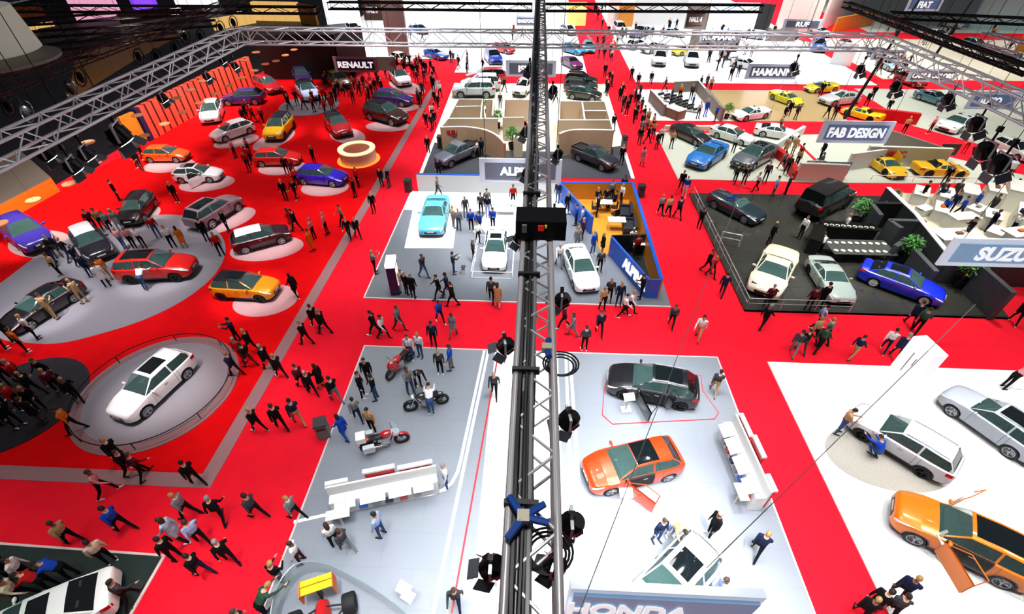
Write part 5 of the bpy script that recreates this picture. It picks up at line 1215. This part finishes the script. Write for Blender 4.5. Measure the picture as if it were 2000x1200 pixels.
bin_(635, 850, 'grey-green litter bin at the left edge of the near stand', rz=20); bin_(799, 374, 'dark litter bin on the red aisle beside the coupe stand', 'bin_dark'); bin_(1250, 384, 'dark litter bin at the corner of the blue-walled office', 'bin_dark')
bin_(1218, 286, 'grey litter bin on the aisle beside the pickup stand', 'bin_green'); bin_(862, 288, 'black litter bin at the left foot of the curved birch wall', 'bin_dark', 1.1)
bin_(906, 545 - 12, 'small white box on the floor beside the photographer', 'white', .5)
# round lit desk on the red stand
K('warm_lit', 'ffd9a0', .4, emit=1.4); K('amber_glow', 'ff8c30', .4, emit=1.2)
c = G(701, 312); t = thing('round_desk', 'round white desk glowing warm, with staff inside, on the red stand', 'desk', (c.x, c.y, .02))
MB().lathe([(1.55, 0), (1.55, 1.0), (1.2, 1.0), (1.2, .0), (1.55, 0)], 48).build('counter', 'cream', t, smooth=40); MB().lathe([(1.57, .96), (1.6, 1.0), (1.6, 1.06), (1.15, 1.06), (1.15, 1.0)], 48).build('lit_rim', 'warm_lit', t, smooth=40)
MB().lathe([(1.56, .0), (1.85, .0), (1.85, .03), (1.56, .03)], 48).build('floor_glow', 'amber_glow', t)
# drum shaped audience plate rails, turntable rail
t = thing('turntable_rail', 'thin dark rail ring around the white car on the turntable', 'rail', (tc_.x, tc_.y, .06)); mb = MB()
mb.path([(3.35 * math.cos(i * math.pi / 36), 3.35 * math.sin(i * math.pi / 36), .42) for i in range(73)], .022, 6); mb.build('ring', 'black_metal', t)
for i in range(8): a = i * math.pi / 4 + .3; MB().tube((3.35 * math.cos(a), 3.35 * math.sin(a), 0), (3.35 * math.cos(a), 3.35 * math.sin(a), .42), .02, 6).build('post', 'black_metal', t)
# blue tower with white top at the coupe stand's left corner
a = G(774, 567, .03); t = thing('info_tower', 'dark violet info tower with lit white top at the corner of the coupe stand', 'tower', a, R(8))
MB().box((0, 0, 1.0), (.5, 1.0, 2.0)).build('column', 'navy', t); MB().box((0, 0, 2.1), (.54, 1.04, .2)).build('lit_top', 'led_white', t); MB().box((.255, 0, 1.2), (.02, .7, 1.2)).build('screen', 'led_white', t)
# white pylon
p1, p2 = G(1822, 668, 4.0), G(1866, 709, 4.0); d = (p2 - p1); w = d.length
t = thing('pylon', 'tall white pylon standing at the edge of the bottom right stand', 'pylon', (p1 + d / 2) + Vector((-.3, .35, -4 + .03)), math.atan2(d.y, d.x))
K('pylon_added_glow', 'f4f4f4', .4, emit=.75); MB().box((0, 0, 1.98), (w, .6, 3.96)).build('column', 'pylon_added_glow', t); MB().box((-w * .1, -.31, 2.9), (.03, .02, 1.1)).box((w * .1, -.31, 3.1), (.03, .02, .4)).build('lettering', 'grey', t)  # glow added to the column material because its side faces stay unlit
# rails on the dark stand
for i, (a, b, lb) in enumerate((((1345, 384), (1448, 606), 'long low rail on posts along the aisle side of the dark stand'), ((1448, 606), (1650, 613), 'low rail along the near edge of the dark stand, left part'))):
    p, q = G(*a, .12) + Vector((.25, .1, 0)), G(*b, .12) + Vector((.25, .1, 0)); t = thing('guard_rail', lb, 'rail', p); d = q - p; n = int(d.length / 1.5)
    MB().tube((0, 0, .8), d + Vector((0, 0, .8)), .02, 6).tube((0, 0, .45), d + Vector((0, 0, .45)), .012, 6).build('bar', 'aluminium', t)
    for k in range(n + 1): MB().tube(d * k / n, d * k / n + Vector((0, 0, .8)), .02, 6).build('post', 'aluminium', t)
t = thing('guard_rail', 'white tubular gate beside the open roadster', 'rail', G(1405, 475, .12), R(-20))
MB().path([(0, 0, .02), (0, 0, .9), (1.2, 0, .9), (1.2, 0, .02)], .03, 8).build('frame', 'white', t); MB().tube((0, 0, .5), (1.2, 0, .5), .02, 6).build('bar', 'white', t)
t = thing('guard_rail', 'low white rail before the two golden supercars', 'rail', G(1700, 352, .04))
e = G(1905, 358, .04) - G(1700, 352, .04); MB().tube((0, 0, .45), e + Vector((0, 0, .45)), .03, 6).build('bar', 'white', t)
for k in range(6): MB().tube(e * k / 5, e * k / 5 + Vector((0, 0, .45)), .03, 6).build('post', 'white', t)
# wire frame round the white car
p = G(966, 500, .03); t = thing('wire_enclosure', 'thin white wire frame standing around the white car', 'frame', p); mb = MB()
w_, l_, h_ = 1.25, 2.4, .5
for z in (.03, h_): mb.path([(-w_, -l_, z), (w_, -l_, z), (w_, l_, z), (-w_, l_, z), (-w_, -l_, z)], .02, 6)
mb.build('hoop', 'white', t)
for x in (-w_, w_):
    for y in (-l_, l_): MB().tube((x, y, 0), (x, y, h_), .02, 6).build('post', 'white', t)
# lettering on walls
def wall_text(txt, a, b, h, mat, z, th, off=.0, name='wall_lettering', label='', cat='lettering'):
    p, q = G(*a, z), G(*b, z); d = q - p; o = letters(txt, None, (p + q) / 2, th, d.length, mat, (R(90), 0, math.atan2(d.y, d.x)), depth=.03, name=name)
    n = Vector((d.y, -d.x, 0)).normalized(); o.location += n * off; tag(o, label, cat); return o
wall_text('ALPINA', (1221, 510), (1266, 560), 1, 'sign_white', .8, .75, .14, label='big white letters on the long blue front wall of the office')
wall_text('ISUZU', (873, 258), (893, 258), 1, 'signal_red', 1.75, .4, .12, label='small red letters on the left curved birch wall')
wall_text('ISUZU', (1169, 258), (1188, 258), 1, 'signal_red', 1.75, .4, .12, label='small red letters on the right curved birch wall')
wall_text('SINCARS', (1730, 300), (1796, 300), 1, 'signal_red', 1.1, .6, .2, label='red letters on the pale wall behind the two golden supercars')
# counters, tables and chairs
def table(p, label, w=1.2, l=.7, h=.74, top='white', leg='chrome', rz=0, group=None, name='table'):
    t = thing(name, label, 'table', p, R(rz), group); MB().box((0, 0, h), (w, l, .05)).build('table_top', top, t)
    for x in (-.42, .42):
        for y in (-.38, .38): MB().tube((x * w, y * l, 0), (x * w, y * l, h), .025, 6).build('leg', leg, t)
def chair(p, label, col='black', rz=0, group=None):
    t = thing('chair', label, 'chair', p, R(rz), group); MB().box((0, 0, .45), (.44, .44, .06)).build('seat', col, t); MB().box((-.2, 0, .72), (.05, .42, .46)).build('backrest', col, t)
    for x in (-.18, .18):
        for y in (-.18, .18): MB().tube((x, y, 0), (x, y, .45), .015, 5).build('leg', 'chrome', t)
for x, y, lb, tp in ((1178, 412, 'round-cornered cream table where visitors sit in the orange-floored office', 'cream'), (1202, 447, 'white table beside the black sofas in the orange-floored office', 'white'), (1250, 492, 'white table in the black-floored room behind the blue front wall', 'white')):
    table(G(x, y, .05), lb, top=tp)
def sofa(p, rz, label, col='sofa_black', l=1.6):
    K('sofa_black', '191b24', .5); t = thing('sofa', label, 'sofa', p, R(rz))
    MB().box((0, 0, .25), (l, .85, .34)).build('base', col, t); MB().box((0, -.02, .46), (l - .3, .7, .14)).build('seat_cushion', col, t); MB().box((0, .36, .55), (l, .2, .6)).build('backrest', col, t)
    for x in (-1, 1): MB().box((x * (l / 2 - .09), 0, .42), (.18, .85, .5)).build('armrest', col, t)
sofa(G(1220, 425, .05), -95, 'black leather sofa by the far end of the office side wall'); sofa(G(1227, 452, .05), -95, 'black leather sofa nearer to the black partition')
for i, (x, y, rz) in enumerate(((1168, 405, 90), (1186, 405, 90), (1160, 417, 0), (1198, 415, 180), (1200, 430, 120))): chair(G(x, y, .05), 'dark chair at the tables of the orange-floored office', 'black', rz, 'chairs in the office')
table(G(985, 418, .05), 'white counter with a small figure on it on the coupe stand', 1.8, .7, .95)
# dark stand furniture
def counter(a, b, w, h, label, top='stone_black', body='black', z=.12, name='bar_counter'):
    p, q = G(*a, z), G(*b, z); d = q - p; t = thing(name, label, 'counter', p, math.atan2(d.y, d.x)); L = d.length
    MB().box((L / 2, w / 2, h / 2), (L, w, h)).build('body', body, t); MB().box((L / 2, w / 2, h + .03), (L + .1, w + .1, .06)).build('worktop', top, t); return t, L
t, L = counter((1597, 470), (1700, 478), .8, 1.05, 'long black stone bar counter behind the silver-green coupe')
t, L = counter((1592, 500), (1600, 470), .7, 1.05, 'short black counter closing the left end of the stone bar')
K('dish_white', 'e8e4dc', .3)
def dish(p, label, group): return tag(MB().lathe([(0, .0), (.09, .0), (.14, .05), (.12, .05), (.08, .02), (0, .02)], 14).build('bowl', 'dish_white', loc=p, smooth=60), label, 'bowl', group)
t = thing('glass_table', 'long grey glass-topped table set with white bowls on the dark stand', 'table', G(1668, 502, .12)); K('smoke_glass', '4a4e48', .08, spec=.8)
MB().box((0, 0, .74), (3.9, 1.7, .05)).build('table_top', 'smoke_glass', t)
for x in (-1.8, 0, 1.8):
    for y in (-.7, .7): MB().box((x, y, .36), (.08, .08, .72)).build('leg', 'black_metal', t)
b0 = G(1668, 502, .12)
for i in range(9):
    for j in range(2): dish(b0 + Vector((-1.72 + i * .43, -.5 + j * .9, .765)), 'small white bowl on the long glass-topped table', 'bowls on the glass table')
for i in range(9):
    p = G(1605 + i * 11, 473 + i * .8, .12) + Vector((0, .4, 1.08)); dish(p, 'small white bowl standing on the long black bar', 'bowls on the bar')
K('leaf', '4f9a3c', .6); K('leaf_dark', '2c6628', .6)
def plant(x, y, label, s=1.0, z=.12):
    t = thing('potted_plant', label, 'plant', G(x, y, z)); t.scale = (s,) * 3
    MB().lathe([(0, 0), (.22, 0), (.3, .5), (.26, .5), (.24, .44), (0, .44)], 18).build('pot', 'black', t, smooth=40); MB().tube((0, 0, .4), (.03, .02, 1.2), .03, 6).build('stem', 'wood_brown', t)
    mb = MB(); r_ = random.Random(int(x * 7 + y))
    for i in range(420):
        a, el = r_.uniform(0, 6.28), r_.uniform(-.9, 1.5); rr_ = .62 * r_.uniform(.35, 1) ; c_ = Vector((rr_ * math.cos(el) * math.cos(a), rr_ * math.cos(el) * math.sin(a), 1.25 + rr_ * math.sin(el) * .9))
        d = Vector((math.cos(a), math.sin(a), r_.uniform(-.4, .5))).normalized(); sd = d.cross(Vector((0, 0, 1))).normalized(); l = r_.uniform(.12, .24)
        mb.add([c_ - d * l / 2, c_ + sd * l * .22 + Vector((0, 0, .02)), c_ + d * l / 2 - Vector((0, 0, .03)), c_ - sd * l * .22 + Vector((0, 0, .02))], [(0, 1, 2, 3)], r_.random() > .6)
    mb.build('foliage', ['leaf', 'leaf_dark'], t)
plant(1668, 440, 'leafy green plant between the bar and the black off-roader', 1.15); plant(1758, 512, 'leafy green plant behind the vivid blue saloon', 1.1); plant(1868, 560, 'leafy green plant beside the grey concrete block', 1.25); plant(1735, 405, 'small green plant behind the top black partition', .8)
plant(1000, 292, 'green bush at the end of the left curved birch wall', 1.2, .04); plant(952, 222, 'thin green tree in a beige box room', .9, .04); plant(972, 250, 'green tree beside the red chairs', 1.0, .04); plant(1418, 232, 'green plant at the dark booth left of the white sports car', .9, .03)
for i, (x, y) in enumerate(((993, 262), (1010, 263), (1024, 262))):
    t = thing('chair', 'red shell chair in the row between the two curved birch walls', 'chair', G(x, y, .04), R(90), 'red chairs'); MB().box((0, 0, .5), (.6, .6, .1)).build('seat', 'signal_red', t); MB().box((-.28, 0, .85), (.1, .6, .7)).build('backrest', 'signal_red', t); MB().tube((0, 0, 0), (0, 0, .5), .05, 8).build('pedestal', 'chrome', t)
table(G(1125, 228, .04), 'dark table with flowers in the right-hand beige room', top='black'); table(G(915, 225, .04), 'pale table in the left-hand beige room'); table(G(1170, 232, .04), 'orange table in the smaller right-hand room', top='warm_orange')
t = thing('info_tower', 'cream column with a lamp base between the curved birch walls', 'tower', G(1012, 305, .04)); MB().box((0, 0, .9), (.8, .5, 1.8)).build('column', 'cream', t)
# lit blue panel with letters under the big pale sign
t = thing('light_panel', 'small blue lit panel below the big pale sign', 'panel', G(1850, 540, .12)); MB().box((0, 0, 1.0), (1.5, .2, .8)).build('panel', 'led_blue', t); MB().box((0, 0, .35), (.1, .1, .7)).build('post', 'black_metal', t); letters('ZR', t, (0, -.12, 1.0), .5, .9, 'white')
# white furniture in the showroom
r2 = random.Random(5)
for i, (x, y, w, l, h, rz) in enumerate(((1790, 392, 1.8, .9, .8, 55), (1835, 400, 2.0, .9, 1.0, 60), (1880, 395, 2.0, 1.0, 1.1, 60), (1925, 398, 1.6, 1.0, 1.3, 60), (1965, 402, 2.2, 1.2, 1.6, 55), (1828, 424, 1.8, .8, .8, 55), (1868, 444, 1.9, .9, .9, 10), (1925, 440, 1.6, .9, .9, 55), (1985, 440, 2.2, 1.0, 1.2, 50), (1860, 475, 3.0, 1.4, .7, 5), (1932, 470, 1.3, .8, .8, 40), (1975, 475, 2.0, 1.0, .9, 15), (1800, 418, 1.0, .7, .5, 20), (1900, 420, 1.4, .8, .6, 30))):
    t = thing('furniture_block', 'white cabinet block standing in the crowded pale showroom at the right', 'furniture', G(x, y, .10), R(rz), 'white furniture in the showroom'); MB().box((0, 0, h / 2), (w, l, h)).build('body', 'furniture_white', t); MB().box((0, 0, h + .02), (w + .06, l + .06, .04)).build('worktop', 'furniture_white', t)
    if i % 2: MB().box((0, 0, h + .1), (.4, .25, .12)).build('tray', ('wood_brown', 'grey', 'warm_orange')[i % 3], t)
# pictures on tuner walls and the wheel-pattern wall
t = thing('poster', 'dark grey poster with white lettering between the wheel drawing and the white wall', 'poster', G(1622, 348, .04)); MB().box((0, 0, .85), (2.3, .06, 1.1)).build('panel', 'sign_grey', t); letters('/ HAMMOND'[2:9], t, (.5, -.05, 1.2), .16, 1.1, 'white', shear=.2)
t = thing('wheel_emblem', 'wheel spoke drawing on the low pale wall', 'emblem', G(1582, 345, .04)); mb = MB(); mb.box((0, 0, .85), (1.5, .06, 1.1)).build('panel', 'white', t); mb = MB()
for i in range(14): a = i * math.pi / 7; mb.tube((.1 * math.cos(a), -.05, .85 + .1 * math.sin(a)), (.52 * math.cos(a + .25), -.05, .85 + .52 * math.sin(a + .25)), .02, 4)
mb.build('spokes', 'black', t)
t = thing('poster', 'poster of a red car on the pale wall, right of the red letters', 'poster', G(1842, 312, .04)); MB().box((0, 0, .9), (1.6, .06, 1.0)).build('panel', 'black', t); MB().box((0, -.04, .9), (.9, .03, .4)).build('picture', 'signal_red', t)
# engine display table and booths left in the far row
counter((1296, 226), (1322, 236), 1.2, .9, 'brown-fronted display counter carrying polished wheels', 'furniture_white', 'wood_brown', .03, 'display_counter')
for i in range(16):
    p = G(1290 + (i % 4) * 12 + (i // 4) * 11, 190 + (i // 4) * 8 + (i % 4) * 2, .03)
    t = thing('alloy_wheel', 'silver alloy wheel laid out in the slanting rows of the wheel booth', 'wheel', p, 0, 'wheels on show'); a, b = wheel_meshes(.36); o = link('tyre', a, t, (0, 0, .36)); link('rim', b, o); o.rotation_euler = (R(60), 0, R(20))
# wing door of the supercar
t = MB().box((0, 0, .5), (.9, .04, 1.1), mat=Matrix.Rotation(R(20), 3, 'Y')).build('raised_door', paint('f2bc08')); pc = [c for c in CARS if 'wing door up' in c[0]][0][2]; t.parent = pc; t.location = (-.1, .85, .6)
# ================================================================ people: foot pixel, facing, pose, top, trousers
# facing: degrees, 0 to the right, 90 away from the camera, -90 towards it
PL = '''
348 395 -60 s K K;235 392 60 s K K;190 452 -30 s M K;205 450 -20 s T K;222 454 0 s G K;240 451 160 c G G;312 465 150 s R J;342 486 150 s W K;362 484 120 d O T;284 485 -60 s W K;247 487 90 s P J;266 487 100 s P K
180 540 20 s N N;163 520 -20 w N K;212 560 150 c W K;216 548 170 s O T;288 568 80 b W J;168 592 170 a T T;108 622 100 a T T;120 538 -80 s T K;407 472 120 s K K;435 500 150 s R K;447 452 -120 s K K;75 662 60 s W K;55 688 80 s O K;14 682 60 s M K;30 668 30 s K N
560 392 -60 s K K;580 388 -100 w K K;575 350 -90 s R K;563 343 -60 s M K;615 320 180 s K K;582 365 150 s R K;695 386 170 s K K;701 366 -100 s R K;747 366 -90 s K K;761 367 180 s K D;731 416 -90 s K K;582 452 180 w K K;571 448 190 d R T;615 467 170 s P K;640 457 180 s P K
612 490 160 c O O;672 440 200 w T K;684 466 -90 w K K;700 465 -60 w K K;734 534 40 p G K;581 580 160 v K K;858 347 -90 w N K;856 385 0 w G D;910 424 -60 s D D;897 450 100 s G D;889 446 60 s T G;940 420 -90 s D K;952 412 -90 s G D;953 425 90 s K L
921 452 -70 s B K;936 455 -100 s B N;963 450 -90 a B N;925 509 20 s D K;934 476 -60 s W K;887 535 20 p D J;828 541 -40 w D J;788 571 -80 S C W;808 582 80 c K K;797 576 60 s K K;858 582 200 w K K;872 580 200 w N N;885 598 160 w K K;960 590 90 w D K;972 601 90 d T W;1002 402 -90 s R K
1093 395 -100 s N J;1107 417 -60 s K D;1124 440 160 s B N;1136 442 180 s L J;1126 487 -80 s G G;1137 468 200 s M K;1157 497 -60 s B J;1175 497 180 c K K;1170 531 -90 s D K;1091 520 -90 w W G;1188 590 -100 s D K;1207 597 -80 s N N;1228 612 -30 w W K;1175 605 -70 S T K;1256 582 200 a K K
1165 423 20 s K K;1166 399 -60 t K W;1183 397 -90 t K K;1212 399 200 s W K;1199 404 200 t K K;1216 388 -120 s N K;1192 392 -60 s G K;1231 487 -60 s W K;1241 502 120 s R K;1253 325 -90 d P R;1335 385 -110 s B W;1328 372 -100 w K K;1288 421 90 w G K;1303 424 90 w T K;1322 428 100 w N K;1364 447 60 p K K
1386 541 -60 w R K;1380 534 -60 w K K;1407 578 60 w N N;1433 358 60 w E K;1450 363 90 s K D;1474 374 180 w W K;1492 356 -90 s D K;1508 383 -40 s L J;1532 381 150 s D K;1500 478 -60 s K K;1560 466 200 s W K;1711 442 -60 s K K;1640 462 170 s W K;1597 492 60 k W K;1575 606 90 s M K;1597 601 100 s K K
1494 601 100 s M K;1840 361 60 s K K;1850 416 200 s N N;1895 413 160 s B D;1925 421 180 s D D;1792 396 -60 s K K;1827 393 60 s D K;1936 356 -120 w Y N;1972 446 180 s N K;155 843 200 w O K;158 783 150 w K K;122 767 160 w M K;467 668 200 p N K;497 689 170 w K K;465 733 160 w N K;478 706 -90 s R R;492 716 170 w K M
265 927 0 w K K;286 931 90 w M K;243 902 150 w K K;215 966 20 w P K;390 946 160 w K K;250 1035 180 w B K;377 1009 170 w G K;438 1016 120 w K K;358 1056 180 v S K;401 1061 150 w L K;350 1092 160 s K K;404 1122 160 w K N;456 1098 130 w K K;152 1060 180 w T K;221 1098 150 s C K;150 1128 180 b B K;112 1150 180 b R K
70 1130 20 s W K;238 1186 60 w D K;28 1165 20 s N T;60 1172 10 w C K;12 1120 -20 w D K;40 1128 0 w K K;509 1010 150 w D K;584 1012 170 w G K;682 1076 150 w D G;660 1066 150 S W K;747 1046 160 s L J;873 952 200 s W J;592 1098 200 s W M;556 1140 80 a K G;893 1183 -80 w D N;524 1203 60 b E K;510 1215 40 s N K
602 673 160 w K K;637 652 150 w K K;620 641 140 w K K;553 738 150 w K K;530 722 160 w K K;594 757 150 w M K;613 771 140 w K K;623 763 150 d K T;660 785 130 w K G;553 838 150 w K K;587 829 120 w N T;510 842 150 w K K;750 661 -20 w W K;735 655 170 w K K;781 645 -20 w G D;860 630 -40 w B K;848 677 -90 s N K
886 656 -90 v G G;803 702 -100 s W J;822 697 -110 s W J;861 730 -80 s D K;882 722 180 s B G;711 776 20 s K K;736 780 -160 s K J;723 748 -80 s K K;803 768 -60 p G J;813 758 -60 b K K;843 808 100 b W J;702 823 130 w G N;730 845 -90 s T K;676 856 150 v B B;966 772 -90 w D K
1118 656 200 v G G;1100 640 180 w M K;1140 684 90 s D K;1169 653 -90 w N K;1223 615 0 w W K;1309 638 -120 w D K;1361 662 -130 w W T;1391 769 60 w D T;1486 640 20 w K K;1545 693 60 w D G;1555 690 90 w K D;1581 668 90 w T K;1592 686 20 w E K;1604 669 90 w G K;1592 641 0 w L K;1660 700 30 w N T;1722 687 60 w W N
1743 701 60 w N N;1783 650 30 w E K;1772 636 60 w N N;1958 758 0 b P K;1633 846 -20 a T J;1706 897 110 k B J;1975 632 60 w K K;1280 1056 -80 s N J;1306 1046 -80 b T L;1382 1046 200 s K K;1470 1083 60 w N K;1393 1166 180 v L K;1690 1192 30 w K K;1742 1167 30 w N K;1668 1206 30 w K K;1720 1200 60 w D K
837 300 -90 s K K;930 309 160 s W K;921 303 120 s N K;1177 300 -60 s W K;1213 322 -80 s K K;1197 255 100 w K K;904 226 20 t K K;1104 224 -60 t K K;1062 178 -90 s D D;977 212 -90 s D D;985 180 -60 w K K;1078 196 -80 s K G;1085 203 -60 w D K;1430 300 60 s W K;1290 282 -90 s W K;1281 292 -60 s K D;1310 290 -60 s T K
1595 335 -60 s G K;1545 342 60 s E K;1556 318 20 s R K;1600 312 200 s K K;1518 260 -60 s T K;1600 190 60 s K K;1612 232 100 w K K;1625 236 60 s K K;1538 228 -90 s K K;1528 236 -60 s K K;1552 234 -60 s D K;1700 196 60 w K K;1690 208 60 w K K;1730 222 60 w K K;1762 262 60 w T K;1812 262 120 s P M;1880 300 60 s W R
1376 228 -60 s B B;1362 232 -60 s W N;1395 238 180 s B D;1350 215 -20 s B J;1440 150 -90 s D K;1425 157 -90 w K K;1270 166 -90 w K K;1245 170 -90 w K K;1232 158 90 s K K
'''
for row in PL.replace('\n', ';').split(';'):
    if row.strip():
        a = row.split(); person(int(a[0]), int(a[1]), int(a[2]) + rnd.uniform(-15, 15), a[3], a[4], a[5])
# looser crowds: quadrilateral corners in the photograph, how many, colours
def crowd(quad, n, tops, bots='KKND', poses='swsSacw', seed=1):
    r_ = random.Random(seed); q = [G(*p) for p in quad]; got = []; tries = 0
    while len(got) < n and tries < n * 40:
        tries += 1; u, v = r_.random(), r_.random()
        p = q[0] * (1 - u) * (1 - v) + q[1] * u * (1 - v) + q[2] * u * v + q[3] * (1 - u) * v
        if any((p - g).length < .75 for g in got) or (push_out(p.x, p.y, .35, .05) is None) or any((p - o[0].location).length < .7 for o in PEOPLE): continue
        got.append(p); person(0, 0, r_.uniform(0, 360), r_.choice(poses), r_.choice(tops), r_.choice(bots), at=(p.x, p.y, 0))
crowd([(630, 150), (760, 150), (740, 205), (640, 215)], 26, 'KKKRMDK', seed=2); crowd([(560, 190), (660, 190), (650, 225), (560, 225)], 12, 'KRRMK', seed=3); crowd([(805, 130), (850, 130), (848, 170), (805, 165)], 14, 'KKRNK', seed=4)
crowd([(838, 170), (866, 170), (848, 260), (826, 258)], 9, 'KKNKW', seed=5); crowd([(820, 180), (832, 180), (820, 220), (812, 220)], 4, 'KD', seed=6); crowd([(1163, 88), (1205, 88), (1215, 125), (1165, 125)], 10, 'KKNW', seed=7)
crowd([(1178, 150), (1200, 150), (1200, 190), (1180, 190)], 5, 'KKDN', seed=8); crowd([(1205, 190), (1250, 190), (1262, 260), (1215, 235)], 13, 'KDKNK', seed=9); crowd([(1235, 240), (1275, 240), (1285, 292), (1245, 285)], 8, 'KNGT', seed=10)
crowd([(880, 120), (955, 120), (940, 150), (890, 150)], 7, 'KDNG', seed=11); crowd([(1370, 90), (1470, 90), (1460, 140), (1380, 140)], 14, 'NDKMG', seed=12); crowd([(760, 120), (810, 120), (800, 150), (770, 150)], 6, 'KMD', seed=13)
crowd([(640, 95), (690, 80), (700, 105), (650, 125)], 8, 'KKMT', seed=14); crowd([(20, 745), (110, 745), (95, 850), (0, 850)], 14, 'KKMRK', seed=15); crowd([(100, 490), (140, 480), (150, 520), (110, 530)], 3, 'KN', seed=16)
crowd([(1790, 385), (1960, 385), (1990, 470), (1870, 480)], 8, 'NKDBW', seed=17); crowd([(1700, 120), (1780, 125), (1780, 165), (1700, 160)], 7, 'KRND', seed=18); crowd([(1480, 270), (1560, 290), (1560, 330), (1500, 335)], 4, 'KTG', seed=19)
crowd([(475, 225), (520, 225), (520, 250), (480, 250)], 5, 'KRM', seed=20); crowd([(265, 300), (290, 290), (290, 330), (270, 335)], 4, 'MRK', seed=21); crowd([(455, 310), (490, 300), (500, 340), (460, 340)], 5, 'RPK', seed=22)
crowd([(1280, 175), (1390, 170), (1385, 200), (1300, 205)], 7, 'OKTD', seed=23); crowd([(560, 20), (800, 20), (800, 40), (600, 45)], 6, 'KDG', seed=24); crowd([(1380, 66), (1560, 66), (1560, 84), (1380, 84)], 9, 'KDGN', seed=26); crowd([(900, 60), (1030, 60), (1020, 85), (900, 85)], 9, 'KDRN', seed=27); crowd([(1205, 60), (1260, 60), (1270, 100), (1215, 100)], 6, 'KDG', seed=28); crowd([(760, 55), (860, 55), (850, 90), (770, 90)], 8, 'KDB', seed=29); crowd([(1700, 60), (1960, 60), (1980, 130), (1800, 110)], 12, 'KDT', seed=30); crowd([(1160, 20), (1180, 20), (1200, 80), (1165, 80)], 8, 'KD', seed=31)
crowd([(1270, 55), (1330, 55), (1330, 75), (1270, 75)], 5, 'KD', seed=25)
# people past the nearest 300 become one distant crowd, a lighter copy of each figure
PEOPLE.sort(key=lambda r: (r[0].location - Vector((0, 0, HC))).length)
far_p = PEOPLE[298:]; PEOPLE[:] = PEOPLE[:298]; low = {}
if far_p:
    bm = bmesh.new(); ml = []
    for r in far_p:
        o = r[0]; k = o.data.name
        if k not in low:
            md = o.modifiers.new('d', 'DECIMATE'); md.ratio = .09; dg = bpy.context.evaluated_depsgraph_get(); low[k] = bpy.data.meshes.new_from_object(o.evaluated_get(dg)); o.modifiers.remove(md)
        me = low[k].copy(); me.transform(Matrix.Translation(o.location) @ Matrix.Rotation(o.rotation_euler[2], 4, 'Z') @ Matrix.Diagonal((*o.scale, 1)))
        n0 = len(bm.faces); bm.from_mesh(me); bm.faces.ensure_lookup_table(); ix = []
        for s_ in o.material_slots:
            if s_.material not in ml: ml.append(s_.material)
            ix.append(ml.index(s_.material))
        for f in bm.faces[n0:]: f.material_index = ix[f.material_index]
        bpy.data.meshes.remove(me)
        for c in list(o.children): bpy.data.objects.remove(c)
        bpy.data.objects.remove(o)
    me = bpy.data.meshes.new('distant_crowd'); bm.to_mesh(me); bm.free()
    for m in ml: me.materials.append(m)
    me.shade_smooth(); o = link('distant_crowd', me); tag(o, 'distant crowd of small dark figures on the far stands and aisles', 'crowd', kind='stuff')
# ================================================================ labels of people: clothing, pose and what stands next to them
LM = [(c[0], c[1]) for c in CARS]
for o in list(C.objects):
    if o.parent is None and o.get('category') in ('motorcycle', 'display', 'info stand', 'litter bin', 'desk', 'tower', 'pylon', 'table', 'counter', 'plant', 'racing car', 'sofa', 'box') and 'group' not in o: LM.append((o['label'], o.location.copy()))
def short(t):
    for cut in (' with ', ' beside ', ' near ', ' seen ', ' among ', ' alone ', ' on ', ' in ', ' at ', ' behind ', ' facing ', ' of ', ' cut ', ' parked ', ' between ', ' above ', ' right ', ' left ', ' partly ', ' under ', ' from ', ' next ', ' standing ', ' around ', ' outside ', ' where ', ', '):
        if cut in t:
            h = t.split(cut)[0]
            if len(h.split()) >= 3: t = h
    return t
names = {}
for n, p in LM: names.setdefault(short(n), []).append(n)
def lname(n):
    s_ = short(n)
    return s_ if len(names[s_]) == 1 else n
def side(o, p):
    a, b = Q(o.location), Q(p); dx, dy = a[0] - b[0], a[1] - b[1]
    if abs(dx) > abs(dy): return 'right of' if dx > 0 else 'left of'
    return 'in front of' if dy > 0 else 'behind'
HK = dict(hair_black='black-haired', hair_brown='brown-haired', hair_grey='grey-haired', hair_blond='fair-haired')
used = {}; keep = []
for rec in PEOPLE:
    o, top, bot, ps, hk, note, h = rec
    near = sorted(LM, key=lambda l: (l[1] - o.location).length)[:6]; base = PC[top][0] + ' top'
    cands = []
    for n, p in near:
        cands.append('person in %s %s %s the %s' % (PC[top][0], VERB[ps].split(' in ')[0], side(o, p), lname(n)))
    for n, p in near[:3]:
        cands.append('%s person in %s and %s trousers %s the %s' % (HK[hk], PC[top][0], PC[bot][0], side(o, p), lname(n)))
        cands.append('%s person in %s, %s %s the %s' % (HK[hk], PC[top][0], VERB[ps].split(' in ')[0], side(o, p), lname(n)))
    for (n, p), (n2, p2) in ((near[0], near[1]), (near[0], near[2]), (near[1], near[2]), (near[0], near[3]), (near[1], near[3]), (near[2], near[3])):
        cands.append('person in %s %s the %s, %s the %s' % (PC[top][0], side(o, p), lname(n), side(o, p2), lname(n2)))
    pick = None
    for c in cands:
        c = c.replace('a grey person', 'grey')
        if len(c.split()) <= 16 and c not in used: pick = c; break
    if not pick:
        pick = [c for c in cands if len(c.split()) <= 16][0]; keep.append((o, pick)); g = 'look-alike people ' + pick[10:50]
        o['group'] = g; used[pick]['group'] = g
    else: used[pick] = o
    o['label'] = pick
    if 'group' not in o: o['group'] = 'visitors'
